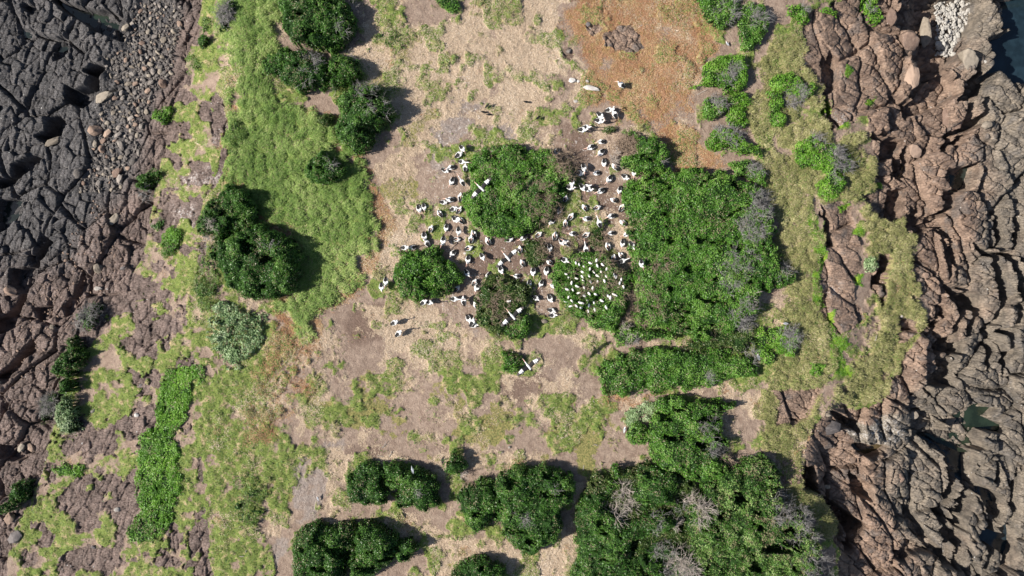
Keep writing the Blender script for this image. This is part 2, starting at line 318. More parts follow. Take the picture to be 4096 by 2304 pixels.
HSOIL = HV + HS + mSTONE * hst * 0.22 + mM * 0.1
rk = sstep(0.35, 0.65, ROCK)
H = HM + HSOIL * (1 - rk) + HROCK * rk - 0.0
# the grass edge on the right stands a little above the rock
H = H + 0.35 * mV * (1 - rk) * sstep(0.1, 0.6, tr)

kpersp = (CAM_H - HM) / CAM_H
PX, PY = U * kpersp, V * kpersp
def samp(A, u, v):
    i = np.clip((np.asarray(u) - U0) / DU, 0, NX - 1.001); j = np.clip((np.asarray(v) - V0) / DU, 0, NY - 1.001)
    a, b = i.astype(int), j.astype(int); fx, fy = i - a, j - b
    return (A[b, a] * (1 - fx) + A[b, a + 1] * fx) * (1 - fy) + (A[b + 1, a] * (1 - fx) + A[b + 1, a + 1] * fx) * fy
def gz(x, y):                      # ground height under a world point
    x = np.asarray(x, float); y = np.asarray(y, float)
    k = 1.0
    for _ in range(3):
        k = (CAM_H - samp(HM, x / k, y / k)) / CAM_H
    return samp(H, x / k, y / k)
def place(px, py, up=0.0):         # world point on the ground under a photo pixel
    u, v = uv((px, py))
    z = float(samp(H, u, v)) + up
    k = (CAM_H - z) / CAM_H
    return Vector((u * k, v * k, z))

# ------------------------------------------------------------------ materials
class NT:
    def __init__(s, name):
        s.m = bpy.data.materials.new(name); s.m.use_nodes = True
        s.t = s.m.node_tree; s.n = s.t.nodes; s.b = s.n["Principled BSDF"]; s.out = s.n["Material Output"]
    def new(s, typ, **k):
        n = s.n.new(typ)
        for a, v in k.items(): setattr(n, a, v)
        return n
    def link(s, a, b): s.t.links.new(a, b)
    def put(s, v, sock):
        if isinstance(v, bpy.types.NodeSocket): s.link(v, sock)
        elif isinstance(v, tuple) and len(v) == 3: sock.default_value = (*v, 1)
        else: sock.default_value = v
    def noise(s, scale, detail=4, rough=0.55, vec=None):
        n = s.new("ShaderNodeTexNoise"); n.inputs["Scale"].default_value = scale; n.inputs["Detail"].default_value = detail; n.inputs["Roughness"].default_value = rough
        s.link(vec or s.pos(), n.inputs["Vector"]); return n.outputs["Fac"]
    def pos(s):
        if not hasattr(s, "_p"): s._p = s.new("ShaderNodeNewGeometry").outputs["Position"]
        return s._p
    def objco(s):
        if not hasattr(s, "_o"): s._o = s.new("ShaderNodeTexCoord").outputs["Object"]
        return s._o
    def mth(s, op, a, b=0.0, c=None):
        n = s.new("ShaderNodeMath", operation=op); s.put(a, n.inputs[0]); s.put(b, n.inputs[1])
        if c is not None: s.put(c, n.inputs[2])
        return n.outputs[0]
    def rng(s, v, a, b, c=0.0, d=1.0, smooth=True):
        n = s.new("ShaderNodeMapRange"); n.interpolation_type = 'SMOOTHSTEP' if smooth else 'LINEAR'
        s.put(v, n.inputs["Value"])
        for k, x in zip(("From Min", "From Max", "To Min", "To Max"), (a, b, c, d)): n.inputs[k].default_value = x
        return n.outputs["Result"]
    def mix(s, f, a, b, blend='MIX'):
        n = s.new("ShaderNodeMix", data_type='RGBA', blend_type=blend)
        s.put(f, n.inputs[0]); s.put(a, n.inputs[6]); s.put(b, n.inputs[7]); return n.outputs[2]
    def attr(s, name):
        n = s.new("ShaderNodeAttribute"); n.attribute_name = name
        q = s.new("ShaderNodeSeparateColor"); s.link(n.outputs["Color"], q.inputs[0])
        return q.outputs[0], q.outputs[1], q.outputs[2], n.outputs["Alpha"]
    def bump(s, h, strength, dist):
        n = s.new("ShaderNodeBump"); n.inputs["Strength"].default_value = strength; n.inputs["Distance"].default_value = dist
        s.put(h, n.inputs["Height"]); s.link(n.outputs[0], s.b.inputs["Normal"])
    def done(s, col, rough=0.8, spec=0.3):
        s.put(col, s.b.inputs["Base Color"]); s.put(rough, s.b.inputs["Roughness"]); s.b.inputs["Specular IOR Level"].default_value = spec
        return s.m

def stretched(m, sx, sy, ang=0.0):
    n = m.new("ShaderNodeMapping"); m.link(m.pos(), n.inputs[0]); n.inputs["Scale"].default_value = (sx, sy, 1); n.inputs["Rotation"].default_value = (0, 0, ang)
    return n.outputs[0]

def ground_material():
    m = NT("island_ground")
    straw, green, orange, olive = m.attr("zone_a"); meadow, dark, bright, guano = m.attr("zone_b"); stone, rockm, sparse, _ = m.attr("zone_c")
    big = m.noise(0.35, 4); mid = m.noise(1.6, 5, 0.6); fine = m.noise(7.0, 4, 0.65); tiny = m.noise(22.0, 3, 0.7)
    # litter fibres: two stretched noises crossing each other
    fib1 = m.noise(9.0, 3, 0.6, stretched(m, 1.0, 3.2, 0.5)); fib2 = m.noise(9.0, 3, 0.6, stretched(m, 3.2, 1.0, 0.25))
    fib = m.mth('MAXIMUM', fib1, fib2)
    def sel(mk, n1, lo=0.35, hi=0.6, k=0.55):                     # ragged edge: mask plus noise, thresholded
        return m.rng(m.mth('ADD', mk, m.mth('MULTIPLY', m.mth('SUBTRACT', n1, 0.5), k * 2)), lo, hi)
    soil = m.mix(m.rng(mid, 0.3, 0.7), (0.205, 0.145, 0.112), (0.315, 0.236, 0.184))
    soil = m.mix(m.rng(fine, 0.5, 0.72), soil, (0.37, 0.285, 0.225))
    soil = m.mix(m.mth('MULTIPLY', dark, m.rng(big, 0.25, 0.7, 0.55, 1.0)), soil, m.mix(m.rng(fine, 0.35, 0.7), (0.125, 0.083, 0.064), (0.195, 0.135, 0.105)))
    soil = m.mix(m.mth('MULTIPLY', stone, m.rng(mid, 0.3, 0.6, 0.4, 0.95)), soil, m.mix(m.rng(fine, 0.3, 0.7), (0.20, 0.163, 0.145), (0.345, 0.29, 0.255)))
    strawc = m.mix(m.rng(fib, 0.42, 0.7), (0.29, 0.205, 0.140), (0.62, 0.495, 0.37))
    strawc = m.mix(m.rng(tiny, 0.55, 0.75), strawc, (0.68, 0.53, 0.38))
    base = m.mix(sel(straw, fine, 0.25, 0.75, 0.55), soil, strawc)
    orc = m.mix(m.rng(fib, 0.42, 0.68), (0.235, 0.122, 0.066), (0.49, 0.305, 0.185))
    orc = m.mix(m.rng(mid, 0.42, 0.62), orc, m.mix(m.rng(fine, 0.4, 0.65), (0.22, 0.16, 0.055), (0.36, 0.27, 0.11)))
    base = m.mix(sel(orange, fine, 0.2, 0.85, 0.5), base, orc)
    spc = m.mix(m.rng(fine, 0.35, 0.65), (0.105, 0.125, 0.03), (0.29, 0.25, 0.085))
    base = m.mix(m.mth('MULTIPLY', sel(sparse, fine, 0.25, 0.8, 0.7), 0.85), base, spc)
    grc = m.mix(m.rng(fib, 0.4, 0.65), (0.07, 0.115, 0.022), (0.23, 0.265, 0.075))
    grc = m.mix(m.rng(mid, 0.50, 0.68), grc, m.mix(m.rng(fine, 0.4, 0.6), (0.33, 0.25, 0.14), (0.46, 0.36, 0.21)))
    base = m.mix(sel(green, fine, 0.25, 0.75, 0.6), base, grc)
    mec = m.mix(m.rng(fib, 0.38, 0.66), (0.085, 0.13, 0.026), (0.30, 0.36, 0.11))
    mec = m.mix(m.rng(big, 0.5, 0.7), mec, m.mix(m.rng(fine, 0.4, 0.6), (0.16, 0.20, 0.05), (0.38, 0.37, 0.13)))
    base = m.mix(sel(meadow, fine, 0.35, 0.6, 0.5), base, mec)
    olc = m.mix(m.rng(fib, 0.36, 0.68), (0.12, 0.115, 0.04), (0.36, 0.31, 0.155))
    olc = m.mix(m.rng(mid, 0.48, 0.66), olc, m.mix(fine, (0.10, 0.14, 0.03), (0.26, 0.27, 0.10)))
    base = m.mix(sel(olive, fine, 0.3, 0.7, 0.4), base, olc)
    base = m.mix(m.mth('MULTIPLY', m.mth('MULTIPLY', guano, m.rng(m.mth('ADD', m.mth('MULTIPLY', fine, 0.7), m.mth('MULTIPLY', mid, 0.3)), 0.56, 0.64)), 0.8), base, (0.72, 0.70, 0.68))
    base = m.mix(sel(bright, fine, 0.4, 0.6, 0.4), base, m.mix(fine, (0.13, 0.20, 0.015), (0.26, 0.36, 0.04)))
    m.bump(m.mth('ADD', m.mth('MULTIPLY', fib, 0.7), m.mth('ADD', m.mth('MULTIPLY', fine, 0.8), m.mth('MULTIPLY', tiny, 0.25))), 0.8, 0.16)
    return m.done(base, 0.9, 0.15)

def rock_material(name, left):
    m = NT(name)
    cellc, tone, guano, bright = m.attr("rock_a")
    big = m.noise(0.22, 4); mid = m.noise(1.1, 5, 0.6); fine = m.noise(6.0, 5, 0.65); tiny = m.noise(25, 3, 0.6)
    if left:
        grey = m.mix(m.rng(mid, 0.3, 0.7), (0.042, 0.040, 0.042), (0.112, 0.104, 0.104))
        brown = m.mix(m.rng(mid, 0.3, 0.7), (0.085, 0.060, 0.051), (0.205, 0.150, 0.130))
        base = m.mix(m.rng(m.mth('ADD', tone, m.mth('MULTIPLY', m.mth('SUBTRACT', big, 0.5), 0.6)), 0.25, 0.75), grey, brown)
    else:
        grey = m.mix(m.rng(mid, 0.3, 0.7), (0.105, 0.091, 0.076), (0.245, 0.205, 0.163))
        brown = m.mix(m.rng(mid, 0.3, 0.7), (0.135, 0.092, 0.070), (0.305, 0.213, 0.160))
        base = m.mix(m.rng(m.mth('ADD', tone, m.mth('MULTIPLY', m.mth('SUBTRACT', big, 0.5), 0.9)), 0.25, 0.75), grey, brown)
        base = m.mix(m.rng(m.noise(0.6, 4), 0.52, 0.68, 0, 0.6), base, (0.105, 0.098, 0.095))
    base = m.mix(0.45, base, m.mix(cellc, (0.6, 0.6, 0.6), (1.35, 1.32, 1.28)), 'MULTIPLY')
    base = m.mix(m.rng(fine, 0.55, 0.75, 0, 0.55), base, (0.30, 0.265, 0.235))
    base = m.mix(m.rng(tiny, 0.6, 0.72, 0, 0.25), base, (0.05, 0.045, 0.042))
    base = m.mix(m.mth('MULTIPLY', m.mth('MULTIPLY', guano, m.rng(m.mth('ADD', m.mth('MULTIPLY', fine, 0.6), m.mth('MULTIPLY', mid, 0.4)), 0.5, 0.62)), 0.75), base, (0.62, 0.60, 0.58))
    base = m.mix(m.rng(m.noise(3.3, 2, 0.5), 0.745, 0.765, 0, 0.8), base, (0.6, 0.59, 0.57))
    base = m.mix(m.rng(m.mth('ADD', bright, m.mth('SUBTRACT', fine, 0.5)), 0.4, 0.6), base, m.mix(fine, (0.13, 0.19, 0.015), (0.25, 0.34, 0.04)))
    vo = m.new("ShaderNodeTexVoronoi"); vo.feature = 'DISTANCE_TO_EDGE'; vo.inputs["Scale"].default_value = 2.6
    ds = m.new("ShaderNodeMix", data_type='VECTOR'); ds.inputs[0].default_value = 0.10; m.link(stretched(m, 1.0, 2.1, 0.9 if left else 0.3), ds.inputs[4])
    nz = m.new("ShaderNodeTexNoise"); nz.inputs["Scale"].default_value = 1.3; m.link(m.pos(), nz.inputs["Vector"]); m.link(nz.outputs["Color"], ds.inputs[5])
    m.link(ds.outputs[1], vo.inputs["Vector"])
    joint = m.rng(vo.outputs["Distance"], 0.0, 0.07)
    m.bump(m.mth('ADD', m.mth('MULTIPLY', joint, 0.7), m.mth('ADD', fine, m.mth('MULTIPLY', tiny, 0.35))), 0.85, 0.12)
    return m.done(base, 0.75, 0.3)

def leaf_material(name, dark, mid, light, rough=0.42, trans=0.25, spec=0.5):
    m = NT(name)
    t = m.new("ShaderNodeAttribute"); t.attribute_name = "tint"
    q = m.new("ShaderNodeSeparateColor"); m.link(t.outputs["Color"], q.inputs[0])
    c = m.mix(m.rng(q.outputs[0], 0.0, 0.6, smooth=False), dark, mid)
    c = m.mix(m.rng(q.outputs[0], 0.6, 1.0, smooth=False), c, light)
    c = m.mix(m.rng(q.outputs[1], 0.5, 1.0), c, (0.27, 0.23, 0.13))
    m.done(c, rough, spec)
    tr = m.new("ShaderNodeBsdfTranslucent"); m.link(c, tr.inputs[0])
    mx = m.new("ShaderNodeMixShader"); mx.inputs[0].default_value = trans
    m.link(m.b.outputs[0], mx.inputs[1]); m.link(tr.outputs[0], mx.inputs[2]); m.link(mx.outputs[0], m.out.inputs[0])
    return m.m
def plain(name, col, rough=0.7, var=0.25, scale=8, spec=0.3):
    m = NT(name); n = m.noise(scale, 3, 0.6, m.objco())
    a = tuple(c * (1 - var) for c in col); b = tuple(min(1, c * (1 + var)) for c in col)
    return m.done(m.mix(m.rng(n, 0.3, 0.7), a, b), rough, spec)
def water_material(name, deep, rough=0.06):
    m = NT(name); n = m.noise(0.9, 4)
    m.bump(m.noise(5.0, 3), 0.15, 0.05)
    return m.done(m.mix(m.rng(n, 0.35, 0.7), deep, tuple(c * 1.9 for c in deep)), rough, 0.5)

M_GROUND = ground_material()
M_ROCKL = rock_material("west_shore_rock", True); M_ROCKR = rock_material("east_shore_rock", False)
LEAF = {"dark": leaf_material("dark_leaves", (0.019, 0.062, 0.008), (0.062, 0.165, 0.020), (0.165, 0.305, 0.055)),
        "thicket": leaf_material("thicket_leaves", (0.030, 0.100, 0.010), (0.105, 0.250, 0.028), (0.24, 0.41, 0.08)),
        "fresh": leaf_material("fresh_leaves", (0.060, 0.165, 0.012), (0.140, 0.315, 0.026), (0.25, 0.45, 0.055), 0.5),
        "pale": leaf_material("pale_leaves", (0.09, 0.17, 0.055), (0.24, 0.35, 0.15), (0.50, 0.60, 0.36), 0.5),
        "olive": leaf_material("olive_leaves", (0.035, 0.075, 0.016), (0.09, 0.14, 0.03), (0.17, 0.22, 0.065)),
        "fleck": leaf_material("flecked_leaves", (0.035, 0.105, 0.012), (0.11, 0.23, 0.035), (0.34, 0.44, 0.15), 0.5),
        "lush": leaf_material("lush_leaves", (0.06, 0.13, 0.02), (0.12, 0.215, 0.035), (0.20, 0.30, 0.07), 0.5)}
CORE = plain("shaded_leaf_core", (0.014, 0.034, 0.008), 0.8, 0.5, 5, 0.1)  # crown interior; shade between the leaves is put into this dark green
M_WOOD = plain("bark", (0.16, 0.125, 0.10), 0.9)
M_DEAD = plain("dead_wood", (0.38, 0.33, 0.29), 0.85, 0.35)
M_DEADB = plain("brown_twigs", (0.30, 0.225, 0.165), 0.85, 0.35)
M_DEADD = plain("grey_twigs", (0.25, 0.235, 0.225), 0.85, 0.35)
M_POOL = water_material("dark_pool_water", (0.010, 0.014, 0.012)); M_POOLB = water_material("brown_pool_water", (0.045, 0.033, 0.016))
M_POOLG = water_material("green_pool_water", (0.010, 0.016, 0.010)); M_SEA = water_material("sea_water", (0.008, 0.016, 0.022))

# ------------------------------------------------------------------ mesh helpers
def npmesh(name, verts, quads=None, tris=None, smooth=False, attrs=None, mats=(), matidx=None):
    me = bpy.data.meshes.new(name)
    nq = 0 if quads is None else len(quads); nt = 0 if tris is None else len(tris)
    me.vertices.add(len(verts)); me.vertices.foreach_set("co", np.ascontiguousarray(verts, np.float32).ravel())
    lv = []
    if nq: lv.append(np.asarray(quads, np.int32).ravel())
    if nt: lv.append(np.asarray(tris, np.int32).ravel())
    lv = np.concatenate(lv)
    me.loops.add(len(lv)); me.loops.foreach_set("vertex_index", lv)
    me.polygons.add(nq + nt)
    ls = np.concatenate([np.arange(nq) * 4, nq * 4 + np.arange(nt) * 3]).astype(np.int32)
    me.polygons.foreach_set("loop_start", ls)
    me.polygons.foreach_set("use_smooth", np.full(nq + nt, smooth, bool))
    if matidx is not None: me.polygons.foreach_set("material_index", np.asarray(matidx, np.int32))
    for k, a in (attrs or {}).items():
        at = me.attributes.new(k, 'FLOAT_COLOR', 'POINT'); at.data.foreach_set("color", np.ascontiguousarray(a, np.float32).ravel())
    for mt in mats: me.materials.append(mt)
    me.update(calc_edges=True); me.validate()
    return me
def tag(o, label=None, cat=None, group=None, kind=None):
    if label: o["label"] = label
    if cat: o["category"] = cat
    if group: o["group"] = group
    if kind: o["kind"] = kind
    return o
def link(name, me, parent=None):
    o = bpy.data.objects.new(name, me); COL.objects.link(o)
    if parent is not None: o.parent = parent
    return o
def empty(name, loc, rz=0.0):
    o = bpy.data.objects.new(name, None); o.location = loc; o.rotation_euler = (0, 0, rz); o.empty_display_size = 0.3
    COL.objects.link(o); return o

# ------------------------------------------------------------------ the terrain meshes
VERT = np.stack([PX, PY, H], -1).reshape(-1, 3)
za = np.stack([mS, mG, mO, mV], -1).reshape(-1, 4); zb = np.stack([mM, mDARK, mBRIGHT, mGUANO], -1).reshape(-1, 4)
zc = np.stack([mSTONE, ROCK, mP, np.ones(U.shape)], -1).reshape(-1, 4)
cellid = np.where(U < 0, 0.5 * il1 + 0.5 * il2, 0.5 * ir1 + 0.5 * ir2)
tone = np.where(U < 0, 1 - sstep(0.0, 1.0, (fl + 5.5 - U) / 14.0) * sstep(-10, 12, V), 1 - 0.75 * sstep(0.0, 9.0, U - fr + 1.0))
mSHELF = mask([T(3, 2, "560,330 800,280 1000,250 1120,190 1230,210 1380,250 1420,350 1250,380 1050,430 850,460 640,450"), T(3, 2, "1600,200 1740,200 1780,290 1620,300"), T(3, 0, "1540,60 1600,10 1720,10 1810,130 1840,240 1640,320 1540,260")], 0.3)
tone = tone * (1 - mSHELF)
ra = np.stack([cellid, tone, mGUANO, mBRIGHT], -1).reshape(-1, 4)
def sheet(name, sel, mat, attrs):
    q = np.flatnonzero(sel)
    jj, ii = q // (NX - 1), q % (NX - 1)
    a = jj * NX + ii
    quads = np.stack([a, a + 1, a + NX + 1, a + NX], -1)
    used, inv = np.unique(quads, return_inverse=True)
    me = npmesh(name, VERT[used], quads=inv.reshape(-1, 4), smooth=True, attrs={k: v[used] for k, v in attrs.items()}, mats=[mat])
    return tag(link(name, me), kind="structure")
fq = rk[:-1, :-1] > 0.5
uq = U[:-1, :-1] < 0
isout = (mOUT > np.maximum(mRL, mRR))[:-1, :-1]
sheet("ground", (~fq).ravel(), M_GROUND, {"zone_a": za, "zone_b": zb, "zone_c": zc})
sheet("rocky_shore_west", (fq & uq & ~isout).ravel(), M_ROCKL, {"rock_a": ra})
sheet("rocky_shore_east", (fq & (~uq | isout)).ravel(), M_ROCKR, {"rock_a": ra})

# ---- water
sea = npmesh("sea", np.array([(-1500, -1500, -7.2), (1500, -1500, -7.2), (1500, 1500, -7.2), (-1500, 1500, -7.2)]), quads=[(0, 1, 2, 3)], mats=[M_SEA])
tag(link("sea", sea), kind="structure")
def pool(poly, mat, level=None, pct=45, grow=1.30):
    q = uv(poly)
    u = np.linspace(q[:, 0].min(), q[:, 0].max(), 60); v = np.linspace(q[:, 1].min(), q[:, 1].max(), 60)
    X, Y = np.meshgrid(u, v); ins = sdist(q, X, Y) > 0
    z = np.percentile(samp(H, X[ins], Y[ins]), pct) if level is None else level
    k = (CAM_H - z) / CAM_H
    c = q.mean(0); q = c + (q - c) * grow
    bm = bmesh.new(); bm.faces.new([bm.verts.new((a * k, b * k, z)) for a, b in q])
    bmesh.ops.recalc_face_normals(bm, faces=bm.faces); bmesh.ops.triangulate(bm, faces=bm.faces)
    if sum(f.normal.z for f in bm.faces) < 0: bmesh.ops.reverse_faces(bm, faces=bm.faces)
    me = bpy.data.meshes.new("pool_water"); bm.to_mesh(me); bm.free(); me.materials.append(mat)
    tag(link("pool_water", me), kind="structure")
for p, mt, pc in [(T(0, 0, "390,-30 470,20 700,70 790,70 920,150 940,240 920,300 830,260 700,210 600,130 470,60"), M_POOLG, 48),
                  (T(0, 1, "-60,60 60,50 140,80 150,150 90,210 -60,310"), M_POOL, 55), (T(0, 0, "130,220 230,210 230,280 140,270"), M_POOL, 55), (T(0, 0, "390,330 570,290 560,340 390,430"), M_POOL, 40),
                  (T(3, 0, "1770,-60 2200,-60 2200,600 1880,600 1780,500 1700,420 1640,320 1840,240 1810,130"), M_POOLG, 60),
                  (T(3, 2, "1250,360 1370,370 1440,350 1330,260 1470,230 1560,180 1680,170 1600,250 1740,310 1740,350 1560,330 1510,400 1560,470 1460,470 1320,410"), M_POOLG, 42),
                  (T(3, 2, "640,460 850,460 800,510 740,540 690,510"), M_POOLB, 45), (T(3, 0, "1000,1130 1050,1260 1020,1360 980,1340 1010,1260 980,1180"), M_POOLB, 40),
                  (T(3, 0, "1350,1280 1450,1280 1520,1250 1480,1400 1440,1449 1380,1449 1330,1350"), M_POOL, 50),
                  (T(0, 1, "190,600 250,640 210,720 180,700"), M_POOL, 40)]:
    pool(p, mt, pct=pc, grow=1.03 if mt is M_POOLG and p[:, 0].max() > 4150 else 1.30)


# ------------------------------------------------------------------ shrubs and trees
class Tubes:
    """thin tapered limbs, collected into one mesh"""
    def __init__(s, n=4): s.v, s.q, s.n, s.c = [], [], n, 0
    def add(s, pts, rad):
        pts = np.asarray(pts, float); n = s.n
        tan = np.gradient(pts, axis=0); tan /= np.linalg.norm(tan, axis=1)[:, None] + 1e-9
        ref = np.array([0.31, 0.17, 0.93]) if abs(tan[0, 2]) < 0.9 else np.array([1.0, 0.1, 0])
        a = np.cross(tan, ref); a /= np.linalg.norm(a, axis=1)[:, None] + 1e-9
        b = np.cross(tan, a)
        th = np.arange(n) * 2 * math.pi / n
        ring = pts[:, None] + np.asarray(rad)[:, None, None] * (a[:, None] * np.cos(th)[None, :, None] + b[:, None] * np.sin(th)[None, :, None])
        s.v.append(ring.reshape(-1, 3))
        k = len(pts)
        i = np.arange(k - 1)[:, None] * n + np.arange(n)[None]; j = np.arange(k - 1)[:, None] * n + (np.arange(n)[None] + 1) % n
        s.q.append(np.stack([i, j, j + n, i + n], -1).reshape(-1, 4) + s.c)
        s.c += k * n
    def mesh(s, name, mat):
        return npmesh(name, np.concatenate(s.v), quads=np.concatenate(s.q), smooth=True, mats=[mat])
def wander(p, d, L, n, bend, rg):
    p = np.array(p, float); d = np.array(d, float); d /= np.linalg.norm(d); out = [p.copy()]
    for _ in range(n):
        d = d + bend * rg.normal(size=3); d /= np.linalg.norm(d)
        p = p + d * L / n; out.append(p.copy())
    return np.array(out)

def leaf_quads(P, N, size, rg, ratio=0.5):
    """one small rhombic leaf per point, its face turned roughly along N"""
    n = len(P)
    N = N + 0.65 * rg.normal(size=(n, 3)); N /= np.linalg.norm(N, axis=1)[:, None]
    A = rg.normal(size=(n, 3)); A -= (A * N).sum(1)[:, None] * N; A /= np.linalg.norm(A, axis=1)[:, None]
    B = np.cross(N, A)
    L = size[:, None] * 0.5; W = L * ratio
    v = np.stack([P - A * L, P + B * W + A * L * 0.1, P + A * L, P - B * W + A * L * 0.1], 1)
    return v.reshape(-1, 3), np.arange(n * 4).reshape(n, 4)

def grow_crown(poly, h, leaf, rg, dens=560, lsize=(0.085, 0.155), lump=0.34, flat=0.8, dry=0.04, edge=None, zscale=0.35, grow=0.0, wobble=1.0, gaps=0.5, core=True):
    q = uv(poly); c = q.mean(0)
    g0 = float(np.median(samp(H, q[:, 0], q[:, 1]))); zm = g0 + zscale * h
    k = (CAM_H - zm) / CAM_H
    w = q * k; cw = w.mean(0)
    st = 0.11 if h > 0.6 else 0.14
    x = np.arange(w[:, 0].min() - 0.3, w[:, 0].max() + 0.3, st); y = np.arange(w[:, 1].min() - 0.3, w[:, 1].max() + 0.3, st)
    X, Y = np.meshgrid(x, y)
    sd0 = int(rg.integers(1000))
    wob = 0.42 * min(1, h + 0.3) * wobble
    d = sdist(w, X + wob * fbm(X / 0.9, Y / 0.9, sd0, 3), Y + wob * fbm(X / 0.9, Y / 0.9, sd0 + 9, 3))
    cl = worley(X / 1.15, Y / 1.15, sd0 + 20); cl2 = worley(X / 0.45, Y / 0.45, sd0 + 40)
    d = d + grow + 0.22 * wobble * (cl[2] - 0.5) + 0.16 * (0.5 - cl2[0])
    Rr = edge or max(0.45, min(h * 0.75, d.max()))
    t = np.clip(d / Rr, 0, 1)
    prof = np.sqrt(np.clip(1 - (1 - t) ** 2, 0, 1))
    big = fbm(X / 3.0, Y / 3.0, sd0 + 60, 2)
    top = h * (0.18 + flat * prof) * (1 + 0.22 * big) + lump * min(h, 1.6) * ((0.55 - cl[0]) * 0.9 + (0.5 - cl2[0]) * 0.35 + 0.25 * (cl[2] - 0.5)) * (0.35 + 0.65 * prof)
    pit = sstep(0.22, 0.42, fbm(X / 1.5, Y / 0.8, sd0 + 70, 4)) * gaps
    top = top * (1 - 0.75 * pit)
    top = np.maximum(top, 0.10)
    G = gz(X, Y)
    ins = d > 0
    gy_, gx_ = np.gradient(top + G, st)
    # leaves
    area = ins.sum() * st * st
    slope = np.sqrt(1 + np.clip(gx_ ** 2 + gy_ ** 2, 0, 9))
    thin = 0.30 + 1.2 * sstep(-0.45, 0.25, fbm(X / 0.7, Y / 0.7, sd0 + 80, 3))
    wgt = (ins * slope * thin).ravel(); n = int(area * dens)
    pick = rg.choice(wgt.size, n, p=wgt / wgt.sum())
    jx, jy = rg.uniform(-st / 2, st / 2, n), rg.uniform(-st / 2, st / 2, n)
    tx, ty = X.ravel()[pick] + jx, Y.ravel()[pick] + jy
    tp = top.ravel()[pick]; gg = G.ravel()[pick]; dd = d.ravel()[pick]
    depth = np.abs(rg.normal(0, 0.12, n)) * np.minimum(1, h)
    z = tp - depth + 0.05 * rg.random(n)
    low = (dd < 0.35 * Rr) & (rg.random(n) < 0.5)
    z = np.where(low, rg.uniform(0.05, 1, n) * tp, z)
    sprig = rg.random(n) < 0.06
    z = np.where(sprig, tp + rg.uniform(0, 0.14, n) * min(1, h), z)
    P = np.stack([tx, ty, gg + z], -1)
    nx, ny = -gx_.ravel()[pick], -gy_.ravel()[pick]
    N = np.stack([np.clip(nx, -2, 2), np.clip(ny, -2, 2), np.ones(n)], -1); N /= np.linalg.norm(N, axis=1)[:, None]
    size = rg.uniform(*lsize, n)
    v, f = leaf_quads(P, N, size, rg)
    clump = cl[2].ravel()[pick] * 0.35 + cl2[2].ravel()[pick] * 0.25
    hue = fbm(X / 1.8, Y / 1.8, sd0 + 90, 3).ravel()[pick]
    ti = np.clip(clump + 0.45 * rg.random(n) + 0.3 * hue, 0, 1)
    dr = (rg.random(n) < dry * (1 + 3 * (cl2[2].ravel()[pick] > 0.8) + 5 * (hue < -0.35))).astype(float)
    tint = np.repeat(np.stack([ti, dr, np.zeros(n), np.ones(n)], -1), 4, 0)
    # inner foliage shell, coloured near-black to stand in for shade in the gaps
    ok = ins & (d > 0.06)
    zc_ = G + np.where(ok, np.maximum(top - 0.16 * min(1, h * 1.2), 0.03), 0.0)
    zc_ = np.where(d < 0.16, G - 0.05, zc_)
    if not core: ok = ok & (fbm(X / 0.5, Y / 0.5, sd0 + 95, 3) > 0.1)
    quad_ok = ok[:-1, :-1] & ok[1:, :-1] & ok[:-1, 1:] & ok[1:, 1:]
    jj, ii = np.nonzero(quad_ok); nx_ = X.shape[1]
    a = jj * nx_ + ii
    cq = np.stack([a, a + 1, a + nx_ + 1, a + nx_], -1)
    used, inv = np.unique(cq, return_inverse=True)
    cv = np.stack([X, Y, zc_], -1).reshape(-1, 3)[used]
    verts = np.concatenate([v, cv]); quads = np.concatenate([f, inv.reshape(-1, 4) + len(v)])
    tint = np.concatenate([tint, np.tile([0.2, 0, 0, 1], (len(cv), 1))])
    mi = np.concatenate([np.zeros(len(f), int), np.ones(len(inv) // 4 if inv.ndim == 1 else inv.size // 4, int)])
    def surf(px, py):
        i = np.clip((px - x[0]) / st, 0, len(x) - 1.001); j = np.clip((py - y[0]) / st, 0, len(y) - 1.001)
        return (G + top)[j.astype(int), i.astype(int)], ins[j.astype(int), i.astype(int)]
    return dict(verts=verts, quads=quads, tint=tint, mi=mi, leaf=leaf, base=(cw[0], cw[1], g0), h=h, k=k, surf=surf, poly=w, area=area)

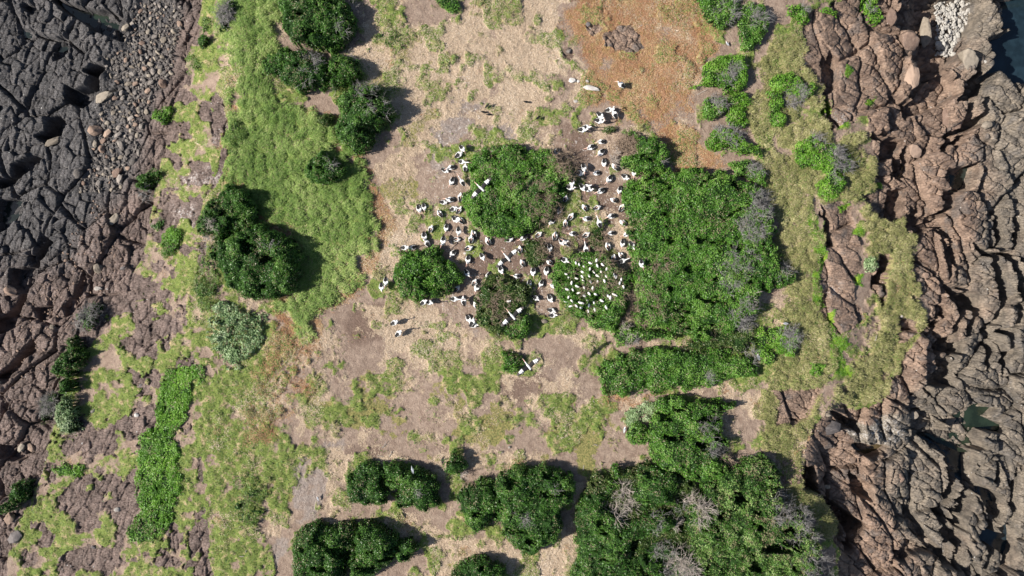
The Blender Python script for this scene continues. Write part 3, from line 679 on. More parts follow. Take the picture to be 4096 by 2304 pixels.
SHRUBS = {}
def shrub(key, poly, h, leaf, label, cat="shrub", group=None, name="shrub", twigs=(), **kw):
    """twigs: (cx, cy, radius in photo pixels, count, kind, thickness)"""
    rg = np.random.default_rng(sum(ord(ch) * (i + 3) for i, ch in enumerate(key)) + 5)
    c = grow_crown(np.asarray(poly), h, leaf, rg, **kw)
    bx, by, bz = c["base"]
    root = tag(empty(name, (bx, by, bz)), label, cat, group)
    off = np.array([bx, by, bz])
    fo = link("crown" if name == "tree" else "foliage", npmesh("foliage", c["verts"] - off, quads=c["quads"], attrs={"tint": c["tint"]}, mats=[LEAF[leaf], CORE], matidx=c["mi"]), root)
    # trunk and limbs
    tb = Tubes(6)
    tr = 0.05 + 0.035 * h
    st = wander((0, 0, -0.1), (0.1, 0.05, 1), h * 0.45 + 0.1, 5, 0.15, rg)
    tb.add(st, np.linspace(tr * 1.3, tr * 0.8, 6))
    rad = math.sqrt(c["area"]) * 0.42
    for i in range(9):
        a = i * 2.4 + rg.uniform(-0.3, 0.3)
        L = rad * rg.uniform(0.6, 1.0)
        s0 = st[rg.integers(1, 6)]
        br = wander(s0, (math.cos(a), math.sin(a), 0.35 * h / max(rad, 0.4)), L, 6, 0.13, rg)
        zs = np.array([c["surf"](np.array([p[0] + bx]), np.array([p[1] + by]))[0][0] - bz for p in br])
        br[:, 2] = np.minimum(br[:, 2], zs - 0.15)
        tb.add(br, np.linspace(tr * 0.55, 0.012, 7))
    link("trunk", tb.mesh("trunk", M_WOOD), root)
    if twigs:
        tw = {}
        for ti_, (cx, cy, rr, cnt, kind, th) in enumerate(twigs):
            T_ = tw.setdefault((kind, ti_), Tubes(3))
            u0, v0 = uv((cx, cy)); wx, wy = u0 * c["k"], v0 * c["k"]; rm = rr * S
            nclump = max(1, cnt // 7)
            for _ in range(nclump):
                a, r_ = rg.uniform(0, 6.283), rm * math.sqrt(rg.random())
                x0, y0 = wx + r_ * math.cos(a), wy + r_ * math.sin(a)
                z0, inside = c["surf"](np.array([x0]), np.array([y0])); z0 = z0[0] if inside[0] else float(gz(x0, y0)) + 0.35 * h
                lean = rg.normal(size=2) * 0.5 + (0.45, 0.1)
                for _ in range(7):
                    d = np.array([lean[0] + 0.9 * rg.normal(), lean[1] + 0.9 * rg.normal(), 0.35 + 0.25 * rg.random()])
                    L = rg.uniform(0.35, 0.95) * (1.5 if th > 0.022 else 1.0) * min(1.0, 0.5 + h * 0.4)
                    pts = wander((x0 - bx, y0 - by, z0 - bz - 0.12), d, L, 5, 0.28, rg)
                    T_.add(pts, np.linspace(th, th * 0.35, 6))
                    for _ in range(2):
                        b0 = pts[rg.integers(2, 5)]
                        T_.add(wander(b0, d + rg.normal(size=3) * 0.9 * (1, 1, 0.3), L * 0.5, 3, 0.25, rg), np.linspace(th * 0.6, th * 0.25, 4))
        for (kind, _), T_ in tw.items():
            link("dead_branches", T_.mesh("dead_branches", {"grey": M_DEADD, "white": M_DEAD, "brown": M_DEADB}[kind]), root)
    SHRUBS[key] = c
    return root
def TW(c, r, *rows):               # twig patches read in a tile
    return [(c * 1024 + x * 0.53, r * 768 + y * 0.53, rr * 0.53, n, k, th) for x, y, rr, n, k, th in rows]

TREES = "rounded trees along the meadow edge"
shrub("t1", T(1, 0, "200,-60 590,-60 700,30 750,120 740,240 640,330 560,380 460,390 400,370 280,340 215,210 190,100"), 2.9, "dark", "tall dark green tree cut by the top edge of the photo beside pale straw", "tree", TREES, "tree", TW(1, 0, (650, 250, 60, 30, "grey", .016), (700, 60, 40, 20, "grey", .016)))
shrub("t2", T(1, 0, "80,440 200,370 330,360 460,410 520,470 560,520 540,640 460,700 330,690 200,620 70,540"), 1.8, "dark", "low spreading tree with a grey twiggy patch just below the tall top tree", "tree", TREES, "tree", TW(1, 0, (460, 470, 60, 50, "grey", .018), (400, 590, 60, 30, "grey", .015)))
shrub("t3", T(1, 0, "560,410 680,410 780,470 830,550 800,610 700,650 600,690 540,640 550,520"), 1.9, "dark", "small dark tree wedged between the spreading tree and the domed tree", "tree", TREES, "tree", TW(1, 0, (720, 460, 50, 20, "grey", .015), (610, 670, 20, 10, "white", .022)))
shrub("t4", T(1, 0, "700,640 830,620 930,660 1010,760 1050,850 1000,950 920,1040 830,1130 720,1140 650,1080 600,960 640,850 620,740"), 2.3, "dark", "domed tree with grey wind-burnt top casting a jagged shadow on straw", "tree", TREES, "tree", TW(1, 0, (860, 700, 90, 110, "grey", .016), (950, 830, 80, 60, "grey", .014)))
shrub("t5", T(1, 0, "470,1130 520,1100 560,1190 640,1240 690,1270 660,1320 600,1370 500,1400 400,1370 380,1280 410,1190"), 1.5, "dark", "ragged dark shrub standing alone in the meadow below the domed tree", "shrub", None, "shrub", TW(1, 0, (620, 1280, 50, 25, "grey", .014)))
shrub("t5b", T(1, 0, "450,860 560,850 600,900 540,960 460,940"), 0.7, "olive", "small low bush in the meadow grass left of the domed tree")
shrub("t6a", F("575,470 630,480 648,540 640,565 600,580 560,600 495,585 510,530 545,490"), 1.9, "dark", "smaller dark tree crown touching the upper end of the large left tree", "tree", None, "tree", TW(0, 1, (1620, 270, 40, 40, "white", .020), (1560, 380, 60, 60, "grey", .015)))
shrub("t6", F("560,590 620,560 680,575 735,600 762,650 735,735 690,768 620,745 570,720 540,665 525,620"), 2.4, "dark", "large round dark tree on the left meadow with a deep shadow on its right", "tree", None, "tree", TW(1, 1, (150, 380, 60, 25, "grey", .015)))
shrub("b7", Z(1500, 900, 4.025, "420,480 560,400 640,420 800,420 900,380 1040,400 1100,480 1200,540 1330,600 1440,780 1380,900 1280,1000 1240,1080 1100,1110 960,1160 850,1180 680,1230 480,1170 380,1080 320,980 260,800 300,640 400,590"), 1.5, "thicket", "round glossy bush nearest the meadow with two pelicans on its left", lsize=(0.10, 0.17))
shrub("b8", F("1180,420 1190,385 1225,372 1275,366 1330,372 1385,372 1410,395 1437,420 1435,470 1410,510 1390,550 1350,575 1320,590 1280,600 1240,595 1210,580 1180,560 1165,520 1175,470"), 1.3, "thicket", "largest round bush in the pelican colony with brown twigs on its right side", twigs=[(2250, 660, 62, 330, "brown", .017), (2150, 800, 75, 230, "brown", .015), (2210, 880, 50, 130, "brown", .015), (2000, 700, 120, 110, "brown", .013)])
shrub("b9", F("1383,690 1400,655 1440,645 1465,632 1500,640 1545,660 1580,680 1590,720 1585,770 1560,800 1540,830 1510,828 1460,800 1420,790 1405,750 1395,720"), 1.2, "thicket", "leafy bush crowded with white nesting ibises", twigs=[(2360, 1100, 90, 170, "brown", .014), (2330, 1200, 90, 150, "brown", .013), (2440, 1150, 60, 110, "brown", .014)])
shrub("b10", F("1195,770 1200,720 1230,695 1270,690 1310,700 1335,730 1330,770 1310,800 1290,830 1250,850 1215,830 1200,800"), 1.0, "olive", "twiggy olive bush in the middle of the lower colony", dens=380, twigs=[(2010, 1240, 70, 150, "brown", .015), (1990, 1180, 90, 130, "brown", .013)])
shrub("b10b", F("1290,797 1340,795 1345,830 1330,850 1290,858 1265,850 1258,832"), 1.1, "thicket", "small leafy bush joined to the lower right of the twiggy olive bush")
shrub("b11", F("1262,890 1285,882 1312,895 1317,920 1295,935 1262,935"), 0.9, "thicket", "single small round bush on bare soil below the colony")
shrub("b11c", Z(1940, 900, 2.275, "335,170 400,125 520,130 560,200 570,280 540,330 470,390 380,360 330,290"), 0.6, "olive", "low half-bare bush full of dry twigs above the ibis bush", dens=260, twigs=[(2185, 980, 60, 180, "brown", .014), (2240, 990, 45, 120, "brown", .014), (2290, 970, 40, 60, "brown", .014)])
shrub("b11d", Z(2140, 900, 2.275, "500,30 560,0 620,30 640,110 600,190 520,210 480,160"), 0.5, "olive", "low scrubby weeds and sticks right of centre among nesting pelicans", dens=240, twigs=[(2390, 960, 40, 130, "brown", .014), (2400, 985, 40, 60, "brown", .014)])
shrub("b12", F("1565,470 1590,445 1640,440 1700,430 1780,435 1850,440 1900,470 1930,540 1940,620 1960,660 1940,720 1900,780 1850,840 1780,850 1700,850 1640,830 1600,800 1592,720 1590,640 1575,560"), 1.5, "thicket", "huge wind-combed thicket filling the right side of the colony", "thicket", None, "thicket",
      TW(2, 1, (1850, 80, 80, 260, "grey", .017), (1780, 270, 110, 300, "grey", .017), (1700, 520, 110, 130, "grey", .014), (1720, 930, 90, 200, "grey", .016), (1100, 560, 60, 90, "brown", .014), (900, 740, 90, 160, "brown", .014), (1000, 880, 120, 140, "brown", .013), (1600, 640, 120, 120, "grey", .013), (1780, 760, 30, 12, "white", .024), (1730, 800, 40, 10, "grey", .022)), lump=0.26, dens=560, wobble=2.2, gaps=0.6)
shrub("b12b", T(2, 1, "760,1090 830,1010 960,1010 1100,1030 1230,1060 1260,1110 1060,1110 950,1105 900,1150 790,1160"), 1.0, "thicket", "straggly lower edge bush with pale twigs above the bare track", "shrub", None, "shrub", TW(2, 1, (860, 960, 60, 60, "brown", .016), (820, 1010, 40, 40, "white", .018), (860, 1100, 40, 40, "white", .016), (920, 1130, 30, 30, "grey", .016)), dens=380)
shrub("b13", F("1505,925 1530,900 1580,880 1650,875 1730,880 1800,880 1880,900 1912,920 1900,950 1840,960 1760,970 1690,985 1600,990 1530,990 1508,960"), 1.2, "thicket", "long clipped-looking hedge lying between two bare soil tracks", "hedge", None, "hedge", TW(2, 1, (1440, 1400, 50, 60, "grey", .015), (1780, 1240, 60, 60, "grey", .015)), lump=0.22, dens=580, wobble=1.3, gaps=0.3)
shrub("b14", T(2, 2, "1100,110 1270,100 1500,120 1700,130 1690,200 1560,240 1580,300 1590,400 1560,520 1640,560 1640,640 1540,740 1430,800 1300,700 1100,640 1000,500 1040,420 1030,330 1060,250 1100,170"), 1.7, "thicket", "broad sloping thicket below the long hedge with a narrow arm to the right", "thicket", None, "thicket", TW(2, 2, (1450, 330, 100, 90, "grey", .014), (1520, 500, 60, 80, "grey", .015), (1600, 570, 40, 60, "brown", .016)), lump=0.35, wobble=1.6, gaps=0.8)
shrub("b15", T(2, 2, "860,400 900,310 960,280 1020,320 1040,420 980,460 900,440"), 1.0, "thicket", "small rounded bush tucked against the left edge of the sloping thicket")
shrub("b16", T(2, 2, "735,600 790,580 812,640 815,700 790,725 740,700"), 1.7, "thicket", "slender isolated bush with a square dark shadow on orange grass")
shrub("b16w", T(2, 2, "1000,140 1100,130 1090,230 980,290 850,300 820,260 900,210"), 0.35, "pale", "pale leafy weeds spilling down beside the sloping thicket", "weeds", None, "weed_patch", wobble=2.2, core=False)
shrub("b17", T(2, 2, "910,790 960,660 1080,610 1180,650 1260,740 1240,860 1220,920 1100,950 950,900 900,830"), 2.0, "dark", "dark rounded tree right of the tangle of bleached dead branches", "tree", "trees of the lower right grove", "tree")
shrub("b18", T(2, 2, "450,980 520,870 600,820 660,760 740,740 800,800 720,870 760,960 860,1020 950,980 1100,960 1210,960 1240,1060 1150,1120 1000,1130 900,1180 860,1260 960,1330 980,1500 420,1500 500,1250 470,1100"), 2.0, "dark", "sprawling dark tree holding a tangle of bleached bare branches", "tree", "trees of the lower right grove", "tree",
      TW(2, 2, (840, 860, 80, 120, "white", .030), (800, 920, 70, 70, "white", .026), (1230, 1030, 30, 30, "white", .022), (1080, 1020, 70, 60, "grey", .015)))
shrub("b19", F("1722,1290 1735,1250 1775,1215 1840,1175 1885,1150 1930,1150 1960,1180 1970,1250 2010,1290 2050,1340 2080,1500 1770,1500 1740,1400 1730,1350"), 1.9, "fleck", "wide pale-flecked thicket filling the bottom right of the grove", "thicket", "trees of the lower right grove", "thicket",
      TW(2, 2, (1370, 920, 70, 110, "white", .026), (1330, 880, 40, 30, "white", .03)) + TW(3, 2, (60, 900, 110, 220, "grey", .017), (200, 980, 100, 150, "grey", .017), (200, 1200, 130, 150, "grey", .015), (350, 1390, 120, 160, "grey", .016)), lump=0.5, dry=0.10, wobble=1.6, gaps=0.9)
shrub("b20", T(2, 2, "1010,1190 1200,1140 1300,1230 1450,1300 1480,1500 1000,1500 900,1300"), 1.6, "dark", "grey half-dead tree at the bottom edge of the lower right grove", "tree", "trees of the lower right grove", "tree", TW(2, 2, (1260, 1300, 110, 190, "white", .024), (1230, 1380, 110, 160, "grey", .018), (1120, 1220, 70, 80, "grey", .017)), dens=380)
shrub("b18u", F("1490,1190 1560,1170 1640,1160 1740,1200 1790,1260 1740,1320 1745,1480 1460,1480 1465,1300"), 0.8, "olive", "low tangled undergrowth between the lower right trees", "undergrowth", None, "undergrowth", TW(2, 2, (1250, 900, 60, 50, "grey", .015)), dens=330, wobble=2.0, gaps=0.9)
shrub("b12e", T(2, 1, "1280,1150 1420,1090 1560,1000 1640,930 1800,960 1870,1080 1860,1180 1700,1190 1500,1200 1300,1210"), 0.8, "olive", "yellowish mixed scrub linking the huge thicket to the long hedge", "scrub", None, "scrub", TW(2, 1, (1760, 970, 70, 110, "grey", .016), (1450, 1090, 60, 40, "brown", .014)), dens=330, wobble=1.8, gaps=0.8)
shrub("b12f", T(2, 1, "1820,1040 1900,1030 1932,1100 2010,1150 1960,1260 1880,1300 1840,1200"), 0.7, "fresh", "bright green bush beside the white bird right of the long hedge", "shrub", None, "shrub", dens=330, wobble=1.6)
shrub("b12g", T(2, 1, "1850,250 1932,240 1990,300 1960,420 1980,520 1900,600 1860,480"), 0.6, "thicket", "ragged low scrub fringing the right side of the huge thicket", "scrub", None, "scrub", TW(2, 1, (1900, 300, 60, 90, "grey", .016)), dens=280, wobble=1.8, gaps=0.8)
shrub("b20c", T(2, 2, "1450,560 1560,540 1680,560 1740,620 1900,680 1932,640 2020,660 1980,560 1830,540 1760,560"), 1.0, "thicket", "low bush with grey twigs bordering the rocky inlet on the right", "shrub", None, "shrub", TW(2, 2, (1850, 590, 70, 110, "grey", .016)))
shrub("b21a", F("1148,1250 1165,1220 1210,1205 1245,1210 1262,1260 1258,1310 1240,1315 1200,1340 1170,1310 1155,1280"), 1.7, "dark", "left lobe tree of the paired large trees at bottom centre", "tree", "trees along the bottom", "tree")
shrub("b21", F("1240,1215 1265,1190 1290,1170 1350,1165 1400,1175 1435,1190 1440,1230 1435,1265 1415,1290 1410,1330 1380,1370 1350,1395 1320,1395 1290,1380 1265,1345 1245,1300"), 2.1, "dark", "largest tree at bottom centre with a grey fleck on its crown", "tree", "trees along the bottom", "tree", TW(2, 2, (90, 1010, 60, 60, "grey", .015), (320, 740, 30, 15, "grey", .015)))
shrub("b22", T(1, 2, "680,700 760,610 860,580 950,600 970,760 1020,830 960,890 820,930 720,900 660,810"), 1.5, "dark", "left half of the twin bush beside the bare grey rock slope", "shrub", "trees along the bottom", "shrub")
shrub("b23", T(1, 2, "950,590 1100,570 1220,600 1330,650 1400,760 1390,870 1300,950 1180,930 1080,930 1040,850 1040,790 960,760"), 1.7, "dark", "right half of the twin bush with a grey heron perched on top", "shrub", "trees along the bottom", "shrub", TW(1, 2, (1240, 790, 40, 18, "grey", .016)))
shrub("b24", T(1, 2, "1410,610 1450,540 1500,510 1560,560 1590,610 1560,660 1480,700 1410,680"), 1.5, "dark", "small upright bush with pale stems above the two big bottom trees", "shrub", None, "shrub", TW(1, 2, (1530, 680, 30, 16, "white", .022)))
shrub("b25", T(1, 2, "400,1060 470,1020 560,1060 650,1050 740,1060 740,1250 680,1350 700,1500 260,1500 270,1250 300,1130"), 2.0, "dark", "left lobe tree of the dark clump on the bottom edge of the photo", "tree", "trees along the bottom", "tree")
shrub("b26", T(1, 2, "740,1060 860,1040 960,1050 1010,1110 1060,1150 1090,1250 1060,1340 950,1400 820,1480 700,1480 680,1350 740,1250"), 2.2, "dark", "right lobe tree of the dark clump on the bottom edge of the photo", "tree", "trees along the bottom", "tree")
shrub("b27", T(1, 2, "1070,1170 1180,1150 1230,1220 1180,1310 1090,1330"), 1.6, "dark", "small bush at the right tip of the bottom dark clump", "shrub", None, "shrub")
shrub("b28", T(1, 2, "1470,1400 1560,1330 1640,1290 1760,1270 1800,1340 1870,1370 1900,1500 1450,1500"), 1.9, "dark", "tree cut by the bottom edge below the straw clearing", "tree", "trees along the bottom", "tree")
shrub("b29", T(2, 0, "1370,-60 1700,-60 1720,60 1680,180 1600,220 1500,190 1440,120"), 1.1, "thicket", "green bush with grey twigs cut by the top edge right of orange grass", "shrub", "scrub along the right grass slope", "shrub", TW(2, 0, (1600, 70, 110, 150, "grey", .016)))
shrub("b30", T(2, 0, "1720,140 1760,60 1900,30 1932,130 1900,250 1840,340 1750,370 1700,330 1690,220"), 1.0, "thicket", "second bush from the top right of orange grass with grey centre", "shrub", "scrub along the right grass slope", "shrub", TW(2, 0, (1840, 170, 80, 130, "grey", .017)))
shrub("b31", T(2, 0, "1440,500 1500,440 1640,430 1760,420 1800,520 1790,640 1700,720 1560,690 1480,670 1350,660 1430,600"), 1.0, "fresh", "bright leafy bush right of the lone pelican on orange grass", "shrub", "scrub along the right grass slope", "shrub", TW(2, 0, (1600, 600, 60, 90, "grey", .016), (1690, 540, 50, 70, "grey", .016)))
shrub("b32", T(2, 0, "1430,760 1500,730 1590,740 1610,840 1560,900 1450,880"), 0.9, "thicket", "compact bush with a grey dead top in the right scrub belt", "shrub", "scrub along the right grass slope", "shrub", TW(2, 0, (1540, 790, 55, 120, "grey", .017)))
shrub("b33", T(2, 0, "1620,740 1700,720 1780,720 1810,780 1740,850 1780,940 1700,1000 1620,920"), 0.8, "fresh", "bright green bush touching the right of the grey-topped compact bush", "shrub", "scrub along the right grass slope", "shrub")
shrub("b34", T(2, 0, "1460,1060 1500,980 1580,960 1720,1000 1880,1130 1880,1200 1700,1150 1500,1130"), 0.9, "fresh", "slanting bush with a broad grey patch above the huge thicket", "shrub", "scrub along the right grass slope", "shrub", TW(2, 0, (1630, 1020, 80, 170, "grey", .017), (1560, 1000, 40, 50, "grey", .017)))
shrub("b34b", T(2, 0, "1640,1230 1720,1190 1830,1220 1900,1290 1932,1400 1840,1360 1700,1310"), 0.8, "thicket", "dark bush on the top right corner of the huge thicket", "shrub", None, "shrub", TW(2, 0, (1830, 1290, 60, 120, "grey", .017)))
shrub("b35", T(2, 0, "850,1000 880,980 960,1010 1080,1050 1150,1140 1160,1240 1130,1330 1000,1330 880,1290 820,1240 830,1190 920,1140 930,1060"), 1.5, "thicket", "green bush beside a heap of bare twigs at the top of the colony", "shrub", None, "shrub", TW(2, 0, (850, 1090, 80, 260, "brown", .018), (790, 1180, 60, 50, "white", .022), (1130, 1220, 30, 20, "grey", .015)))
shrub("b35b", T(2, 0, "690,980 730,950 790,955 810,1000 780,1030 720,1020"), 0.7, "olive", "tiny bush right below the pelican pair at the top of the colony")
shrub("s36", T(3, 0, "30,570 180,560 270,660 340,620 360,680 260,760 130,720 20,660"), 0.7, "fresh", "upper bright bush on the olive grass slope with a round grey twig mass", "shrub", "bushes on the right grass slope", "shrub", TW(3, 0, (190, 730, 80, 230, "grey", .018)))
shrub("s36b", T(3, 0, "0,690 60,680 110,760 80,830 120,870 110,930 50,950 0,900"), 0.6, "fresh", "narrow bright bush left of the round grey twig mass", "shrub", "bushes on the right grass slope", "shrub")
shrub("s37", T(3, 0, "190,1090 330,1030 430,1080 540,1150 630,1190 590,1290 480,1330 380,1280 260,1270 210,1180"), 1.0, "fresh", "half green half grey bush on the olive slope beside the rock edge", "shrub", "bushes on the right grass slope", "shrub", TW(3, 0, (540, 1210, 90, 310, "grey", .018), (370, 1060, 60, 60, "grey", .016)))
shrub("s37b", T(3, 0, "360,1400 450,1320 560,1310 600,1380 560,1449 400,1480"), 0.7, "fresh", "green bush below the half grey bush on the olive slope", "shrub", "bushes on the right grass slope", "shrub", TW(3, 0, (500, 1320, 50, 60, "grey", .016)))
shrub("s38", T(3, 0, "140,60 240,60 330,120 320,165 240,170 140,130"), 0.6, "fresh", "green bush at the top edge left of the layered brown rocks", "shrub", "bushes on the right grass slope", "shrub", TW(3, 0, (270, 60, 40, 40, "grey", .016)))
shrub("s38b", T(3, 0, "650,0 830,-30 850,130 840,180 770,190 730,90"), 0.6, "fresh", "green bush growing among the brown rocks at the top right", "shrub", None, "shrub", TW(3, 0, (760, 60, 50, 40, "grey", .016)))
shrub("s38c", T(3, 0, "390,80 440,60 540,90 520,115 400,115"), 0.4, "fresh", "flat green cushion on the brown rocks near the top")
shrub("s39", T(3, 1, "0,580 120,570 190,640 180,700 60,720 -60,700 -60,600"), 1.3, "thicket", "dense bush at the right tip of the thicket throwing a square shadow", "shrub", None, "shrub", TW(3, 1, (110, 590, 60, 60, "grey", .016)))
shrub("s40", T(3, 1, "360,20 400,-40 500,-30 550,40 440,65"), 0.5, "fresh", "bright green cushion bush above the grey joined rocks on the right slope")
shrub("s41", T(3, 1, "0,1030 120,1020 220,1060 230,1130 180,1230 80,1240 0,1160"), 0.8, "fresh", "bright bush with a grey right side below the small white gull", "shrub", None, "shrub", TW(3, 1, (150, 1090, 80, 250, "grey", .018)))
shrub("s42", T(3, 1, "300,1320 360,1280 430,1310 400,1390 310,1380"), 0.4, "fresh", "small green bush on olive grass near the rocky inlet")
shrub("s43", T(3, 1, "730,530 780,500 830,540 800,600 740,610"), 0.4, "pale", "single grey-green cushion plant in the right grass hollow")
LW = "shrubs on the left rock slope"
shrub("w1", T(0, 0, "1490,310 1560,280 1630,310 1590,360 1510,350"), 1.0, "dark", "small dark bush on the left slope near the top edge", "shrub", LW)
shrub("w2", T(0, 0, "1130,840 1190,805 1250,810 1340,830 1310,900 1260,950 1220,900 1140,880"), 1.0, "fresh", "leafy shrub between the boulder field and pale bare rock", "shrub", LW)
shrub("w3", T(0, 0, "1050,1330 1130,1290 1240,1280 1230,1340 1150,1390 1090,1450 1040,1420"), 1.2, "dark", "blue-green shrub on bare rock left of the white streaked slab", "shrub", LW, "shrub", TW(0, 1, (1080, 20, 50, 50, "grey", .016)))
shrub("w4", T(0, 0, "1640,100 1760,-10 1790,60 1740,180 1700,240 1650,210"), 0.9, "olive", "grey leafless shrub in the meadow at the top left", "shrub", LW, "shrub", TW(0, 0, (1710, 110, 70, 330, "grey", .017)), dens=120)
shrub("w5", T(0, 1, "430,1290 540,1100 600,1090 610,1180 660,1220 620,1310 560,1400 590,1500 500,1540 470,1420 400,1370"), 2.2, "dark", "dark open tree at the foot of the left slope with a wide shadow", "tree", None, "tree", dens=420)
shrub("w6", T(0, 1, "610,920 700,830 780,880 760,990 690,1030 620,980"), 1.1, "dark", "half-dead grey shrub on the left slope above a gully", "shrub", LW, "shrub", TW(0, 1, (690, 920, 80, 210, "grey", .018), (600, 990, 40, 50, "grey", .018)), dens=240)
shrub("w7", T(0, 1, "1200,340 1300,250 1400,300 1380,380 1330,480 1210,500"), 0.5, "fresh", "bright low green patch on the rock left of the large left tree", "shrub", LW)
shrub("w7b", T(0, 1, "1120,240 1220,190 1260,250 1200,300 1140,290"), 0.6, "dark", "small dark bush above the bright low patch on the left rock", "shrub", LW)
shrub("w8", T(0, 2, "450,180 520,80 590,110 590,280 620,330 540,390 460,360 440,240"), 1.6, "pale", "pale silver-green flowering shrub on the lower left slope", "shrub", LW, lsize=(0.08, 0.14))
shrub("w9", T(0, 2, "290,140 380,70 470,60 450,200 370,260 320,280"), 1.0, "olive", "bare grey twiggy shrub left of the silver-green flowering shrub", "shrub", LW, "shrub", TW(0, 2, (380, 150, 80, 330, "grey", .016)), dens=90)
shrub("w10", T(0, 2, "80,780 140,720 220,740 230,840 160,930 60,970 10,960 60,880"), 1.6, "dark", "dark shrub with a long shadow near the bottom left corner", "shrub", LW)
shrub("w11", F("407,975 440,935 480,928 512,925 510,945 480,955 478,1000 455,1050 425,1075 440,1140 450,1210 432,1250 425,1300 400,1330 375,1350 330,1358 318,1340 345,1300 350,1230 352,1180 342,1160 362,1100 395,1090 400,1040 412,1010"), 0.35, "fresh", "long bright green strip of creeping plants on the lower left slope", "ground cover", None, "creeping_plants", dens=420, lsize=(0.10, 0.20), flat=0.5, lump=0.3, grow=0.45, gaps=0.15, wobble=1.9)
shrub("w12", F("530,800 560,765 620,775 660,800 665,860 630,900 590,920 550,900 535,850"), 0.5, "pale", "silvery green patch of leafy herbs below the large left tree", "ground cover", None, "herb_patch", dens=330, lsize=(0.12, 0.24), lump=0.6, wobble=3.0, gaps=0.7, core=False, flat=0.5)
shrub("w13", F("500,640 540,640 560,720 540,790 500,800 480,740"), 0.35, "lush", "green creeper along the left foot of the large left tree", "ground cover", None, "creeping_plants", dens=300, wobble=2.2, core=False)
shrub("w14", T(0, 2, "370,640 440,590 560,640 600,590 650,600 640,680 540,700 430,710"), 0.4, "fresh", "flat bright green mat on the lower left slope left of the strip", "ground cover", None, "creeping_plants", dens=330)
shrub("w15", F("580,1215 620,1190 665,1230 660,1300 630,1330 590,1290"), 0.4, "lush", "dark green weeds on the grass left of the bare grey rock", "weeds", None, "weed_patch", dens=170, wobble=3.0, gaps=0.9, core=False)
shrub("w16", T(1, 0, "880,250 960,230 1090,240 1120,300 1100,360 1040,320 920,300"), 0.3, "lush", "green weeds in the straw right of the tall top tree", "weeds", None, "weed_patch", dens=220, wobble=2.2, core=False)
shrub("w17", T(1, 0, "1320,-30 1420,-30 1540,0 1550,60 1480,90 1400,50"), 0.5, "thicket", "low bush on the top edge of the straw clearing", "shrub", None, "shrub", dens=300)
shrub("w18", T(0, 0, "1690,1060 1760,900 1860,960 1800,1100 1740,1180 1680,1150"), 0.4, "lush", "leafy green weeds between the white streaked slab and the meadow", "weeds", None, "weed_patch", dens=300, wobble=2.2, core=False)
shrub("w19", T(0, 0, "1480,220 1560,130 1620,170 1600,260 1520,270"), 0.4, "lush", "leafy weeds just above the small dark bush on the left slope", "weeds", None, "weed_patch", dens=300, wobble=2.2, core=False)
shrub("w20", T(0, 0, "1400,430 1480,390 1540,480 1520,560 1440,560"), 0.4, "lush", "leafy weeds below the small dark bush on the left slope", "weeds", None, "weed_patch", dens=300, wobble=2.2, core=False)


# ------------------------------------------------------------------ grass, litter and weeds on the ground (countless: stuff)
STUFF_RG = np.random.default_rng(99)
def scatter(weight, n, rg=STUFF_RG):
    w = (weight * (np.abs(U) < 50) * (np.abs(V) < 29)).ravel(); w = w / w.sum()
    k = rg.choice(w.size, n, p=w)
    u = U.ravel()[k] + rg.uniform(-DU, DU, n) * 0.5; v = V.ravel()[k] + rg.uniform(-DU, DU, n) * 0.5
    z = samp(H, u, v); kk = (CAM_H - samp(HM, u, v)) / CAM_H
    return np.stack([u * kk, v * kk, z], -1), k
def blades(name, weight, n, length, width, lift, comb, mat, label, tint=(0, 1), dry=0.0):
    rg = STUFF_RG
    P, k = scatter(weight, n)
    ph = comb[0] + comb[1] * rg.normal(size=n) + 1.3 * fbm(P[:, 0] / 0.9, P[:, 1] / 0.9, 555, 2)
    L = rg.uniform(*length, n); el = np.clip(rg.normal(lift, 0.25, n), 0.05, 1.4)
    D = np.stack([np.cos(ph) * np.cos(el), np.sin(ph) * np.cos(el), np.sin(el)], -1)
    Sd = np.stack([-np.sin(ph), np.cos(ph), np.zeros(n)], -1) * (width * rg.uniform(0.7, 1.3, n))[:, None]
    M = P + D * L[:, None] * 0.55 + np.array([0, 0, 0.02]); E = P + D * L[:, None] * 1.0 - np.array([0, 0, 1.0]) * (L * 0.22)[:, None]
    v = np.stack([P - Sd * 0.5, P + Sd * 0.5, M + Sd * 0.45, E, M - Sd * 0.45], 1).reshape(-1, 3)
    b = np.arange(n)[:, None] * 5
    quads = np.concatenate([b + 0, b + 1, b + 2, b + 4], 1); tris = np.concatenate([b + 4, b + 2, b + 3], 1)
    ti = np.clip(rg.uniform(*tint, n) * 0.7 + 0.3 * (0.5 + fbm(P[:, 0] / 1.5, P[:, 1] / 1.5, 560, 3)), 0, 1)
    t = np.repeat(np.stack([ti, (rg.random(n) < dry) * 1.0, np.zeros(n), np.ones(n)], -1), 5, 0)
    ti = np.clip(ti + 0.25 * fbm(P[:, 0] / 3.5, P[:, 1] / 3.5, 580, 3), 0, 1); t[:, 0] = np.repeat(ti, 5)
    tag(link(name, npmesh(name, v, quads=quads, tris=tris, attrs={"tint": t}, mats=[mat])), label, "grass", None, "stuff")
